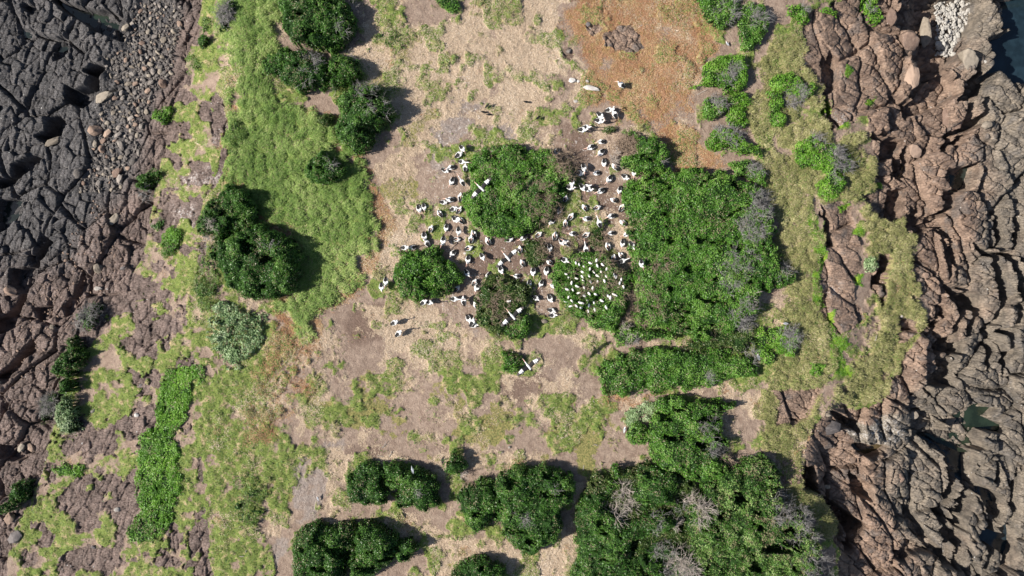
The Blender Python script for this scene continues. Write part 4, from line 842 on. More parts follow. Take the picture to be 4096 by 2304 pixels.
def herbs(name, weight, n, size, height, mat, label, dry=0.0):
    rg = STUFF_RG
    P, k = scatter(weight, n)
    P[:, 2] += rg.random(n) * height * (0.5 + fbm(P[:, 0] / 0.5, P[:, 1] / 0.5, 570, 2))
    v, f = leaf_quads(P + (0, 0, 0.03), np.tile([0.0, 0, 1], (n, 1)), rg.uniform(*size, n), rg, 0.55)
    ti = np.clip(0.6 * rg.random(n) + 0.4 * (0.5 + fbm(P[:, 0] / 0.8, P[:, 1] / 0.8, 571, 2)), 0, 1)
    t = np.repeat(np.stack([ti, (rg.random(n) < dry) * 1.0, np.zeros(n), np.ones(n)], -1), 4, 0)
    tag(link(name, npmesh(name, v, quads=f, attrs={"tint": t}, mats=[mat])), label, "weeds", None, "stuff")
G_MEADOW = leaf_material("meadow_blades", (0.075, 0.160, 0.025), (0.225, 0.335, 0.075), (0.48, 0.55, 0.21), 0.55, 0.3, 0.3)
G_OLIVE = leaf_material("coastal_blades", (0.11, 0.13, 0.04), (0.26, 0.255, 0.10), (0.48, 0.44, 0.235), 0.6, 0.25, 0.2)
G_STRAW = leaf_material("straw_litter", (0.29, 0.21, 0.14), (0.51, 0.40, 0.285), (0.71, 0.60, 0.47), 0.6, 0.1, 0.2)
G_ORANGE = leaf_material("rusty_blades", (0.25, 0.112, 0.055), (0.47, 0.265, 0.15), (0.52, 0.43, 0.25), 0.6, 0.2, 0.2)
G_HERB = leaf_material("herb_leaves", (0.055, 0.12, 0.022), (0.125, 0.215, 0.045), (0.23, 0.33, 0.09), 0.55, 0.25, 0.3)
nr = 1 - rk
tuf = sstep(0.62, 0.25, tuss[0]) * 0.9 + 0.2
blades("meadow_grass", mM * nr * tuf * sstep(-0.5, 0.2, pn3 + 0.3), 110000, (0.16, 0.46), 0.034, 0.55, (0.3, 0.7), G_MEADOW, "long green meadow grass combed by wind on the left of the island", dry=0.04)
blades("coastal_grass", mV * nr * tuf, 80000, (0.14, 0.36), 0.034, 0.5, (0.2, 0.9), G_OLIVE, "matted olive and straw coloured grass along the right slope", dry=0.1)
blades("dry_grass", mS * nr, 120000, (0.10, 0.30), 0.022, 0.18, (0.0, 3.0), G_STRAW, "pale straw litter of dead grass over the bare soil")
blades("rusty_grass", mO * nr, 70000, (0.08, 0.22), 0.026, 0.35, (0.3, 1.6), G_ORANGE, "rusty orange dying grass on the upper right and lower left", dry=0.08)
herbs("weeds", np.clip(mG * 0.9 + 0.12 * mP, 0, 1) * nr, 90000, (0.06, 0.15), 0.16, G_HERB, "mixed green weeds and herbs over the lower left slope and soil", dry=0.12)
herbs("cushion_plants", mBRIGHT, 12000, (0.05, 0.10), 0.10, LEAF["fresh"], "yellow green cushion plants filling joints of the right rocks")

# ------------------------------------------------------------------ boulders and stones
def rock_mesh(seed, angular=True, detail=1, mat=None):
    rg = np.random.default_rng(seed)
    bm = bmesh.new()
    pts = rg.normal(size=(16 if angular else 34, 3)); pts /= np.linalg.norm(pts, axis=1)[:, None]
    pts *= rg.uniform(0.8, 1.0, (len(pts), 1))
    for p in pts: bm.verts.new(p)
    r = bmesh.ops.convex_hull(bm, input=bm.verts)
    bmesh.ops.delete(bm, geom=[v for v in bm.verts if not v.link_faces], context='VERTS')
    bmesh.ops.bevel(bm, geom=bm.edges[:], offset=0.10, segments=1, affect='EDGES', clamp_overlap=True)
    for _ in range(detail):
        bmesh.ops.triangulate(bm, faces=bm.faces)
        bmesh.ops.subdivide_edges(bm, edges=bm.edges[:], cuts=1, use_grid_fill=True)
    co = np.array([v.co for v in bm.verts])
    n = fbm(co[:, 0] * 1.7 + 9 * seed, co[:, 1] * 1.7 + co[:, 2] * 1.3, seed, 3) * 0.10 + fbm(co[:, 0] * 5 + seed, co[:, 1] * 5 - co[:, 2] * 4, seed + 7, 2) * 0.035
    for v, k in zip(bm.verts, n): v.co *= 1 + float(k)
    me = bpy.data.meshes.new("rock"); bm.to_mesh(me); bm.free()
    for p in me.polygons: p.use_smooth = True
    me.materials.append(mat); return me
def boulder_material(name, a, b, sp=(0.42, 0.39, 0.36)):
    m = NT(name)
    r = m.new("ShaderNodeObjectInfo").outputs["Random"]
    n = m.noise(3.0, 5, 0.65); f = m.noise(14, 3)
    c = m.mix(m.rng(m.mth('ADD', m.mth('MULTIPLY', n, 0.7), m.mth('MULTIPLY', r, 0.45)), 0.3, 0.8), a, b)
    c = m.mix(m.rng(f, 0.62, 0.75, 0, 0.5), c, sp)
    m.bump(m.mth('ADD', n, m.mth('MULTIPLY', f, 0.4)), 0.6, 0.06)
    return m.done(c, 0.8, 0.25)
MB_GREY = boulder_material("grey_boulder", (0.10, 0.088, 0.080), (0.26, 0.225, 0.195)); MB_BROWN = boulder_material("brown_boulder", (0.15, 0.10, 0.077), (0.31, 0.22, 0.165))
MB_TAN = boulder_material("tan_boulder", (0.155, 0.128, 0.100), (0.275, 0.232, 0.183)); MB_PALE = boulder_material("pale_stone", (0.30, 0.27, 0.24), (0.52, 0.49, 0.46), (0.7, 0.68, 0.66))
MB_DARK = boulder_material("dark_boulder", (0.065, 0.058, 0.058), (0.15, 0.13, 0.125)); MB_COBBLE = boulder_material("cobble", (0.19, 0.18, 0.165), (0.36, 0.34, 0.31))
LIB = {}
def rocklib(mat, big=False):
    k = (mat.name, big)
    if k not in LIB: LIB[k] = [rock_mesh(40 + i + (20 if big else 0), True, 3 if big else 1, mat) for i in range(4 if big else 8)]
    return LIB[k]
def put_rock(name, px, py, lx, ly, rot, mat, label, cat, group, big=False, hz=None, sink=0.3, rg=rng, up=0.0):
    """lx, ly: length and width in photo pixels; rot: long axis, degrees from the picture's right"""
    p = place(px, py); a, b = lx * S * 0.5, ly * S * 0.5; c = hz if hz else 0.62 * math.sqrt(a * b)
    lib = rocklib(mat, big)
    o = bpy.data.objects.new(name, lib[int(rg.integers(len(lib)))]); COL.objects.link(o)
    o.location = (p.x, p.y, p.z + c * (1 - 2 * sink) * 0.7 + up); o.scale = (a, b, c)
    o.rotation_euler = (R(rg.uniform(-9, 9)), R(rg.uniform(-9, 9)), R(rot))
    return tag(o, label, cat, group)
# boulder field on the left shore: the larger ones one by one, the gravel between them as one mass
rb = np.random.default_rng(5); quv = BF; placed = []
tries = 0
while len(placed) < 215 and tries < 20000:
    tries += 1
    x, y = rb.uniform(BF[:, 0].min(), BF[:, 0].max()), rb.uniform(BF[:, 1].min(), BF[:, 1].max())
    sz = float(np.clip(rb.lognormal(3.02, 0.36), 13, 52)) * (1.35 if y > 330 else 1.05)
    if sdist(BF, np.array([x]), np.array([y]))[0] < 0: continue
    if any((x - a) ** 2 + (y - b) ** 2 < (0.42 * (sz + c)) ** 2 for a, b, c in placed): continue
    placed.append((x, y, sz))
placed.sort(key=lambda t: -t[2])
GB = "loose boulders on the left shore"
for i, (x, y, sz) in enumerate(placed):
    lab = "weathered grey brown boulder lying loose in the boulder field on the left shore"
    put_rock("boulder", x, y, sz * rb.uniform(1.0, 1.35), sz * rb.uniform(0.7, 0.95), rb.uniform(0, 180), [MB_GREY, MB_TAN, MB_TAN, MB_BROWN, MB_GREY][rb.integers(5)], lab, "boulder", GB, rg=rb, big=sz > 30, sink=0.08)
def rubble(name, poly, n, size, mat, label, seed):
    rg = np.random.default_rng(seed); lib = rocklib(mat)
    base = []
    for me in lib:
        v = np.array([q.co for q in me.vertices]); me.calc_loop_triangles(); t = np.array([q.vertices for q in me.loop_triangles]); base.append((v, t))
    V_, T_, c = [], [], 0
    while n:
        x, y = rg.uniform(poly[:, 0].min(), poly[:, 0].max()), rg.uniform(poly[:, 1].min(), poly[:, 1].max())
        if sdist(poly, np.array([x]), np.array([y]))[0] < 0: continue
        n -= 1
        p = place(x, y); v, t = base[rg.integers(len(base))]
        s_ = rg.uniform(*size) * S * 0.5 * (0.6 + 0.8 * rg.random()); a = rg.uniform(0, 6.283); ca, sa = math.cos(a), math.sin(a)
        w = v * (s_ * 1.25, s_ * 0.85, s_ * 0.7)
        w = np.stack([w[:, 0] * ca - w[:, 1] * sa + p.x, w[:, 0] * sa + w[:, 1] * ca + p.y, w[:, 2] + p.z + 0.25 * s_], -1)
        V_.append(w); T_.append(t + c); c += len(v)
    tag(link(name, npmesh(name, np.concatenate(V_), tris=np.concatenate(T_), smooth=True, mats=[mat])), label, "stones", None, "stuff")
rubble("rubble", BF, 1500, (6, 18), MB_GREY, "small broken stones filling the gaps of the left boulder field", 61)
rubble("rubble", T(0, 1, "0,1449 100,1100 300,700 700,60 950,60 1000,500 860,700 650,800 600,1000 420,1200 380,1449"), 260, (5, 12), MB_BROWN, "reddish broken stones scattered over the lower left rocks", 62)
rubble("cobbles", T(3, 0, "1250,-40 1540,-40 1530,110 1490,240 1420,300 1400,420 1260,430 1270,150"), 700, (6, 20), MB_COBBLE, "pale cobble beach between the right ledges at the top", 63)
rubble("rubble", T(3, 2, "100,560 280,600 320,760 400,800 620,1000 560,1120 440,900 260,800 110,740"), 200, (6, 16), MB_BROWN, "broken brown stones on the floor of the right inlet", 64)
rubble("pebbles", T(1, 1, "1300,0 1932,300 1932,900 1500,860 1400,500"), 160, (2.0, 5.0), MB_PALE, "small pale pebbles on the colony soil left of centre", 65)
rubble("pebbles", T(2, 1, "20,0 820,0 880,400 300,420 330,900 120,1000 0,700"), 160, (2.0, 5.0), MB_PALE, "small pale pebbles on the colony soil right of centre", 66)
BIG = [(0, 0, 790, 730, 190, 95, 32, MB_TAN, "long tan slab bridging the dark gully beside the boulder field"), (0, 0, 405, 1070, 200, 80, 22, MB_TAN, "flat tan slab lying across a dark cleft in the left platform"),
       (0, 0, 990, 895, 75, 50, 30, MB_GREY, "largest rounded boulder in the middle of the boulder field"), (0, 0, 590, 1310, 110, 85, 40, MB_GREY, "broad cracked boulder at the foot of the boulder field"), (0, 0, 890, 1300, 120, 80, 50, MB_BROWN, "reddish split boulder at the lower end of the boulder field"),
       (0, 0, 1115, 435, 36, 32, 60, MB_PALE, "palest small boulder in the upper boulder field"), (0, 0, 862, 430, 38, 44, 90, MB_TAN, "rounded tan boulder on the left edge of the boulder field"),
       (0, 1, 870, 205, 150, 90, 48, MB_TAN, "pale tan leaning block on the reddish left rocks"), (0, 1, 745, 580, 120, 95, 60, MB_TAN, "big tan faceted block standing on the reddish left rocks"), (0, 1, 800, 440, 95, 75, 70, MB_BROWN, "brown block above the big tan faceted block"),
       (0, 1, 745, 727, 76, 46, 10, MB_PALE, "pale rectangular block below the big tan faceted block"), (0, 1, 400, 1028, 90, 72, 40, MB_TAN, "isolated tan boulder above the dark open tree"), (0, 1, 85, 745, 150, 90, 150, MB_BROWN, "reddish brown block at the left edge beside a gully"),
       (0, 1, 935, 575, 60, 50, 20, MB_DARK, "dark block above the grey half-dead shrub"), (0, 2, 80, 1010, 120, 110, 60, MB_BROWN, "squarish brown boulder below the bottom left shrub"), (0, 2, 125, 1150, 150, 130, 40, MB_DARK, "large dark boulder in the bottom left corner"),
       (0, 2, 165, 480, 90, 70, 60, MB_TAN, "tan boulder among reddish rocks at lower left"), (0, 2, 240, 480, 95, 70, 120, MB_BROWN, "brown boulder right of the tan one at lower left"), (0, 2, 1036, 234, 42, 55, 95, MB_PALE, "pale grey upright stone on the lower left slope"),
       (0, 2, 985, 242, 28, 34, 80, MB_GREY, "small grey stone beside the pale upright stone"), (0, 2, 708, 205, 52, 48, 30, MB_DARK, "dark stone right of the silver-green shrub"), (0, 2, 888, 948, 60, 45, 20, MB_PALE, "pale stone on the lower slope left of the bright strip"),
       (0, 2, 715, 1225, 46, 56, 80, MB_DARK, "dark stone on the bottom left slope"), (0, 2, 1065, 10, 40, 40, 80, MB_DARK, "dark stone above the bright strip's top"),
       (3, 0, 1185, 250, 110, 285, 8, MB_TAN, "upright brown slab beside the cobble beach"), (3, 0, 1075, 585, 130, 270, 0, MB_BROWN, "tall reddish slab with a straight left edge on the right shore"), (3, 0, 1045, 310, 215, 250, 20, MB_BROWN, "massive reddish cracked block above the tall reddish slab"),
       (3, 0, 920, 130, 120, 210, -10, MB_BROWN, "rounded reddish block at the head of the cobble beach"), (3, 0, 865, 558, 58, 62, 10, MB_BROWN, "small cube of reddish rock on the right shore"), (3, 0, 1375, 890, 200, 270, 25, MB_BROWN, "largest fallen reddish block with a smaller stone on it"), (3, 0, 1092, 1140, 140, 190, 15, MB_BROWN, "pointed orange brown block beside the brown pool"),
       (3, 0, 1440, 305, 70, 60, 20, MB_GREY, "grey boulder below the cobble beach"), (3, 0, 1375, 553, 80, 52, 10, MB_TAN, "flat tan stone in the shaded gully"), (3, 0, 1640, 945, 100, 85, 10, MB_TAN, "tan boulder at the foot of the large rounded slab"),
       (3, 0, 1495, 450, 190, 290, 12, MB_TAN, "smooth tan hump of rock left of the large rounded slab"),
       (3, 0, 1733, 326, 48, 34, 10, MB_PALE, "pale stone at the edge of the top right pool"), (3, 0, 1800, 300, 40, 26, 20, MB_PALE, "white topped stone on the lip of the top right pool"), (3, 0, 1790, 388, 90, 60, 15, MB_GREY, "flat grey stone standing in the top right pool"),
       (3, 0, 1825, 485, 80, 60, -20, MB_COBBLE, "pale angular stone lowest in the top right pool"), (3, 0, 1862, 335, 40, 50, 80, MB_COBBLE, "stone in the pool nearest the right edge"), (3, 0, 1745, 244, 30, 26, 0, MB_PALE, "small white stone on the grey rock shelf by the pool"), (3, 0, 1312, 142, 36, 26, 10, MB_PALE, "brightest white stone on the cobble beach"),
       (3, 0, 1640, 468, 36, 48, 80, MB_COBBLE, "rounded stone in the gap left of the top right pool"), (3, 0, 1232, 800, 34, 40, 90, MB_PALE, "pale loose stone in the middle of the right rocks"),
       (3, 1, 1062, 310, 62, 54, 20, MB_BROWN, "round pinkish boulder at the top of the grassy hollow"), (3, 1, 1186, 625, 62, 62, 20, MB_BROWN, "reddish boulder lodged on the ridge right of the hollow"), (3, 1, 868, 1080, 46, 36, -20, MB_PALE, "pale pink stone lying on grass in the hollow"), (3, 1, 1008, 936, 30, 28, 0, MB_PALE, "small pale stone at the rim of the dark rock patch"),
       (3, 2, 992, 702, 82, 108, 35, MB_BROWN, "smooth purple brown boulder perched on the layered rock"), (3, 2, 470, 330, 220, 140, 10, MB_DARK, "big dark hump of rock at the head of the inlet"), (3, 2, 450, 235, 30, 60, 80, MB_TAN, "upright tan stone above the dark hump at the inlet"), (3, 2, 360, 640, 44, 60, 80, MB_BROWN, "brown stone below the pool at the inlet head"),
       (3, 2, 442, 775, 54, 80, 80, MB_TAN, "tan stone lowest in the inlet rubble"), (3, 2, 1090, 235, 90, 95, 30, MB_TAN, "tan boulder at the left end of the grey tidal shelf"),
       (2, 0, 455, 608, 66, 54, 10, MB_PALE, "round pale stone on dry grass above the lone pelican"), (2, 0, 500, 614, 34, 30, 0, MB_PALE, "small pale stone right of the round pale stone"), (2, 0, 568, 614, 40, 26, -30, MB_PALE, "small tilted pale stone above the flat pale slab"), (2, 0, 600, 668, 150, 50, -8, MB_PALE, "flat pale slab in the dry grass above the colony"),
       (2, 0, 480, 765, 34, 44, 80, MB_PALE, "pale stone in grass below the flat pale slab"), (2, 0, 430, 385, 60, 50, 20, MB_GREY, "cracked grey stone on the dry grass near the top"), (2, 0, 575, 185, 50, 46, 0, MB_DARK, "dark stone with a black shadow above the cracked outcrop"),
       (1, 2, 1915, 478, 34, 30, 0, MB_GREY, "round grey stone on bare soil above the largest bottom tree"), (1, 2, 1740, 580, 16, 20, 90, MB_TAN, "tiny tan stone on soil right of the small upright bush")]
for c, r, x, y, lx, ly, rot, mt, lab in BIG:
    put_rock("boulder" if max(lx, ly) > 60 else "stone", c * 1024 + x * 0.53, r * 768 + y * 0.53, lx * 0.53, ly * 0.53, rot, mt, lab, "boulder" if max(lx, ly) > 60 else "stone", None, big=max(lx, ly) > 60, rg=rb, sink=0.42 if max(lx, ly) > 150 else 0.3)
for x, y, lx, ly, rt, mt, lab in [(2332.5, 714.4, 20, 12, -10, MB_TAN, "pinkish flat stone on soil right of the largest round bush"), (2178, 1284.5, 34, 24, 10, MB_TAN, "dusty stone below the two stacked pelicans"), (2136.5, 1151, 20, 16, 20, MB_GREY, "grey stone between the two lower colony bushes"),
                              (2152, 1227, 16, 12, 0, MB_TAN, "low tan stone on the path between two colony bushes"), (2081, 1397, 12, 12, 0, MB_TAN, "small stone above the single round bush"), (2203, 1477, 8, 8, 0, MB_PALE, "tiny pale stone below the flying pelican"),
                              (1860, 1013, 18, 12, 10, MB_PALE, "pale nest stone right of the bush nearest the meadow")]:
    put_rock("stone", x, y, lx, ly, rt, mt, lab, "stone", None, rg=rb)


# ------------------------------------------------------------------ birds
def feather(name, col, rough=0.7):
    m = NT(name); n = m.noise(22, 3, 0.6, m.objco())
    return m.done(m.mix(m.rng(n, 0.35, 0.7), tuple(c * 0.86 for c in col), col), rough, 0.2)
BW = feather("white_feathers", (0.72, 0.71, 0.69)); BB = feather("black_feathers", (0.022, 0.021, 0.021)); BP = feather("pink_bill", (0.66, 0.42, 0.34), 0.45)
BG = feather("grey_legs", (0.22, 0.21, 0.24)); BD = feather("grey_brown_feathers", (0.10, 0.085, 0.08)); BC = feather("cream_feathers", (0.78, 0.73, 0.68)); BS = feather("heron_grey_feathers", (0.38, 0.40, 0.43))
BMATS = [BW, BB, BP, BG, BD, BC, BS]
class Bird:
    def __init__(s): s.v, s.f, s.m = [], [], []
    def loft(s, st, n, colour, yaw=None, closed=True):
        """st: rows (x, y, z, half width, half height); colour(i, k, ang) gives the material of a face"""
        st = np.asarray(st, float); c0 = len(s.v)
        P = st[:, :3]; t = np.gradient(P, axis=0); t /= np.linalg.norm(t, axis=1)[:, None]
        for i in range(len(st)):
            sd = np.cross(t[i], (0, 0, 1.0))
            if np.linalg.norm(sd) < 0.25: sd = np.array([0.0, -1.0, 0.0])
            sd /= np.linalg.norm(sd); up = np.cross(sd, t[i])
            if up[2] < 0 and abs(t[i][2]) < 0.9: up, sd = -up, -sd
            for k in range(n):
                a = 2 * math.pi * k / n
                s.v.append(P[i] + sd * math.cos(a) * st[i, 3] + up * math.sin(a) * st[i, 4])
        for i in range(len(st) - 1):
            for k in range(n):
                k2 = (k + 1) % n
                s.f.append((c0 + i * n + k, c0 + i * n + k2, c0 + (i + 1) * n + k2, c0 + (i + 1) * n + k)); s.m.append(colour(i, k, 2 * math.pi * (k + 0.5) / n))
        if closed:
            for i, rev in ((0, True), (len(st) - 1, False)):
                r = [c0 + i * n + k for k in range(n)]
                s.f.append(tuple(r[::-1] if rev else r)); s.m.append(colour(min(i, len(st) - 2), 0, math.pi / 2))
    def rotate_from(s, k0, rot, pivot):
        for k in range(k0, len(s.v)): s.v[k] = np.array(rot @ (Vector(s.v[k]) - pivot) + pivot)
    def mesh(s, name):
        me = bpy.data.meshes.new(name); me.from_pydata([tuple(map(float, p)) for p in s.v], [], s.f)
        for m in BMATS: me.materials.append(m)
        me.polygons.foreach_set("material_index", s.m); me.polygons.foreach_set("use_smooth", [True] * len(s.f)); me.update()
        bm = bmesh.new(); bm.from_mesh(me); bmesh.ops.recalc_face_normals(bm, faces=bm.faces); bm.to_mesh(me); bm.free()
        return me
def pelican_mesh(kind, var):
    """kinds: sit, stand, stretch (standing, neck forward), back (sitting, head laid on the back)"""
    rg = np.random.default_rng(700 + var)
    b = Bird(); zb = 0.0 if kind in ("sit", "back") else 0.34
    pit = 0.0 if kind in ("sit", "back") else 0.16
    body = [(-0.46, 0, 0.15, 0.03, 0.015), (-0.38, 0, 0.16, 0.10, 0.04), (-0.26, 0, 0.18, 0.155, 0.09), (-0.10, 0, 0.19, 0.195, 0.14), (0.06, 0, 0.20, 0.205, 0.165), (0.18, 0, 0.21, 0.175, 0.155), (0.27, 0, 0.23, 0.125, 0.12), (0.325, 0, 0.27, 0.078, 0.075)]
    body = [(x, y, z + zb + pit * (x + 0.46), w * 1.12, h) for x, y, z, w, h in body]
    bx, bz = body[-1][0], body[-1][2]
    if kind == "sit":
        sw = rg.uniform(-0.08, 0.08)
        neck = [(bx + 0.03, 0, bz + 0.08, 0.055, 0.055), (bx - 0.02, sw * 0.4, bz + 0.17, 0.046, 0.046), (bx - 0.05, sw * 0.8, bz + 0.25, 0.044, 0.044), (bx - 0.01, sw, bz + 0.31, 0.052, 0.05), (bx + 0.06, sw, bz + 0.31, 0.058, 0.052)]
        bill = [(bx + 0.11, sw * 1.1, bz + 0.285, 0.034, 0.034), (bx + 0.24, sw * 1.6, bz + 0.20, 0.026, 0.024), (bx + 0.36, sw * 2.1, bz + 0.11, 0.016, 0.014), (bx + 0.40, sw * 2.3, bz + 0.08, 0.007, 0.006)]
    elif kind == "back":
        sw = 0.07 * (1 if var % 2 else -1)
        neck = [(bx + 0.02, 0, bz + 0.08, 0.055, 0.055), (bx - 0.03, sw * 0.5, bz + 0.16, 0.048, 0.046), (bx - 0.11, sw, bz + 0.17, 0.046, 0.044), (bx - 0.18, sw, bz + 0.16, 0.056, 0.05)]
        bill = [(bx - 0.25, sw * 0.8, bz + 0.145, 0.036, 0.03), (bx - 0.38, sw * 0.5, bz + 0.12, 0.028, 0.02), (bx - 0.50, sw * 0.2, bz + 0.09, 0.014, 0.010)]
    elif kind == "stand":
        sw = rg.uniform(-0.10, 0.10)
        neck = [(bx + 0.05, 0, bz + 0.10, 0.060, 0.060), (bx + 0.05, sw * 0.3, bz + 0.22, 0.046, 0.046), (bx + 0.00, sw * 0.6, bz + 0.34, 0.042, 0.042), (bx + 0.00, sw * 0.9, bz + 0.45, 0.044, 0.044), (bx + 0.05, sw, bz + 0.52, 0.055, 0.055), (bx + 0.11, sw, bz + 0.52, 0.056, 0.05)]
        bill = [(bx + 0.16, sw * 1.2, bz + 0.49, 0.036, 0.036), (bx + 0.28, sw * 1.8, bz + 0.38, 0.028, 0.03), (bx + 0.39, sw * 2.4, bz + 0.27, 0.016, 0.014), (bx + 0.43, sw * 2.6, bz + 0.23, 0.007, 0.006)]
    else:
        neck = [(bx + 0.07, 0, bz + 0.04, 0.060, 0.060), (bx + 0.17, 0.01, bz + 0.09, 0.048, 0.048), (bx + 0.27, 0.02, bz + 0.15, 0.043, 0.043), (bx + 0.35, 0.02, bz + 0.19, 0.052, 0.05), (bx + 0.42, 0.02, bz + 0.19, 0.054, 0.048)]
        bill = [(bx + 0.48, 0.02, bz + 0.17, 0.036, 0.034), (bx + 0.62, 0.03, bz + 0.13, 0.028, 0.026), (bx + 0.76, 0.03, bz + 0.10, 0.016, 0.013), (bx + 0.80, 0.03, bz + 0.09, 0.007, 0.006)]
    st = body + neck + bill; nb, nn = len(body), len(body) + len(neck)
    def col(i, k, a):
        if i >= nn - 1: return 2
        if i >= nb - 3: return 0
        if i < 2: return 1
        return 1 if math.sin(a) > 0.15 and i <= 3 else 0
    b.loft(st, 14, col)
    # folded wings over the back: black with a white shoulder line
    for sg in (-1, 1):
        w = [(0.21, sg * 0.10, 0.30, 0.03, 0.02), (0.14, sg * 0.135, 0.315, 0.075, 0.040), (0.0, sg * 0.145, 0.315, 0.088, 0.050), (-0.16, sg * 0.125, 0.285, 0.080, 0.045), (-0.32, sg * 0.085, 0.235, 0.058, 0.030), (-0.46, sg * 0.045, 0.195, 0.032, 0.015), (-0.52, sg * 0.03, 0.18, 0.010, 0.006)]
        w = [(x - 0.02, y * 1.08, z + zb + pit * (x + 0.46), a_ * 1.22, h_ * 1.1) for x, y, z, a_, h_ in w]
        def wcol2(i, k, a, sg=sg):
            side = -math.cos(a)          # +1 towards the bird's left
            outer = side * sg
            if i <= 1: return 0
            if math.sin(a) > 0 and -0.72 < outer < -0.42 and i <= 3: return 0
            return 1
        b.loft(w, 12, wcol2)
    if zb:
        for sg in (-1, 1):
            b.loft([(0.00, sg * 0.075, 0.44, 0.035, 0.035), (0.01, sg * 0.075, 0.30, 0.016, 0.016), (0.0, sg * 0.075, 0.03, 0.013, 0.013)], 6, lambda i, k, a: 3)
            b.loft([(-0.03, sg * 0.075, 0.022, 0.015, 0.012), (0.05, sg * 0.08, 0.018, 0.05, 0.012), (0.11, sg * 0.085, 0.014, 0.065, 0.008)], 6, lambda i, k, a: 3)
    return b.mesh("pelican")
def flying_mesh(var):
    b = Bird(); up = (0.10, 0.16, 0.05, 0.20)[var % 4]
    st = [(-0.42, 0, 0.0, 0.035, 0.01), (-0.36, 0, 0, 0.085, 0.02), (-0.24, 0, 0, 0.075, 0.06), (-0.06, 0, 0, 0.115, 0.11), (0.12, 0, 0.0, 0.12, 0.115), (0.24, 0, 0.01, 0.085, 0.085), (0.32, 0, 0.04, 0.055, 0.055), (0.40, 0, 0.07, 0.046, 0.046), (0.48, 0, 0.08, 0.05, 0.048), (0.54, 0, 0.075, 0.045, 0.042), (0.60, 0, 0.06, 0.032, 0.03), (0.76, 0, 0.045, 0.024, 0.02), (0.88, 0, 0.035, 0.008, 0.007)]
    b.loft(st, 14, lambda i, k, a: 2 if i >= 9 else (1 if i < 2 else 0))
    # wings: black secondaries, white panel, dark fingered tips
    n = 15
    for sg in (-1, 1):
        c0 = len(b.v); rows = []
        for i in range(n):
            t = i / (n - 1); y = sg * (0.09 + 1.06 * t)
            lead = 0.17 + 0.10 * math.sin(min(1, t / 0.45) * math.pi / 2) - 0.22 * max(0, t - 0.45)
            chord = (0.33 + 0.02 * math.sin(t * 3.1)) * (1 if t < 0.62 else 1 - 1.15 * (t - 0.62))
            z = up * t * 1.1 - 0.10 * up * t * t + 0.06
            for j, xx in enumerate((lead, lead - chord * 0.35, lead - chord * 0.68, lead - chord * (1.0 + 0.05 * (i % 2)))):
                b.v.append(np.array([xx, y, z + (0.022, 0.03, 0.018, 0.0)[j] * (1 - 0.6 * t)]))
            for j, xx in enumerate((lead - chord, lead - chord * 0.68, lead - chord * 0.35)):
                b.v.append(np.array([xx, y, z - 0.012 * (1 - 0.7 * t)]))
        for i in range(n - 1):
            t = (i + 0.5) / (n - 1)
            for k in range(7):
                k2 = (k + 1) % 7
                b.f.append((c0 + i * 7 + k, c0 + i * 7 + k2, c0 + (i + 1) * 7 + k2, c0 + (i + 1) * 7 + k))
                b.m.append(0 if (0.42 < t < 0.76 and k in (0, 1)) or (0.45 < t < 0.70 and k == 2 and i % 2 == 0) else (4 if t >= 0.76 else 1))
        for i in (0, n - 1): b.f.append(tuple(c0 + i * 7 + k for k in range(7))); b.m.append(1)
    return b.mesh("pelican")
def ibis_mesh(var):
    b = Bird(); sw = (0.06, -0.08, 0.0)[var % 3]
    st = [(-0.23, 0, 0.07, 0.018, 0.01), (-0.17, 0, 0.09, 0.06, 0.035), (-0.06, 0, 0.11, 0.105, 0.075), (0.05, 0, 0.12, 0.11, 0.085), (0.14, 0, 0.13, 0.075, 0.07), (0.19, sw * 0.3, 0.18, 0.034, 0.034), (0.20, sw * 0.6, 0.24, 0.026, 0.026), (0.22, sw, 0.28, 0.03, 0.03), (0.26, sw, 0.275, 0.024, 0.024), (0.32, sw * 1.4, 0.25, 0.012, 0.012), (0.39, sw * 1.8, 0.19, 0.008, 0.008), (0.42, sw * 2, 0.14, 0.005, 0.005)]
    b.loft(st, 10, lambda i, k, a: 1 if i >= 7 or i < 1 else (5 if i < 3 else 0))
    return b.mesh("ibis")
def smallbird_mesh(mat, legs=True, white=False):
    b = Bird(); z = 0.16 if legs else 0.05
    st = [(-0.26, 0, z + 0.02, 0.03, 0.008), (-0.16, 0, z + 0.04, 0.035, 0.02), (-0.06, 0, z + 0.06, 0.065, 0.055), (0.05, 0, z + 0.08, 0.07, 0.07), (0.12, 0, z + 0.11, 0.045, 0.05), (0.16, 0, z + 0.16, 0.036, 0.038), (0.20, 0, z + 0.18, 0.034, 0.034), (0.24, 0, z + 0.18, 0.014, 0.014), (0.30, 0, z + 0.17, 0.004, 0.004)]
    b.loft(st, 10, lambda i, k, a: (2 if white else mat) if i >= 6 else ((6 if math.sin(a) > 0.3 and 1 < i < 4 else mat) if white else mat))
    for sg in (-1, 1):
        b.loft([(0.10, sg * 0.05, z + 0.09, 0.012, 0.02), (0.0, sg * 0.065, z + 0.09, 0.02, 0.045), (-0.14, sg * 0.045, z + 0.06, 0.018, 0.03), (-0.27, sg * 0.02, z + 0.035, 0.006, 0.008)], 8, lambda i, k, a: 6 if white else mat)
        if legs: b.loft([(0.02, sg * 0.025, z + 0.03, 0.010, 0.010), (0.02, sg * 0.025, 0.0, 0.007, 0.007)], 5, lambda i, k, a: 3)
    return b.mesh("bird")
PEL = {k: [pelican_mesh(k, i) for i in range(3)] for k in ("sit", "stand", "stretch", "back")}
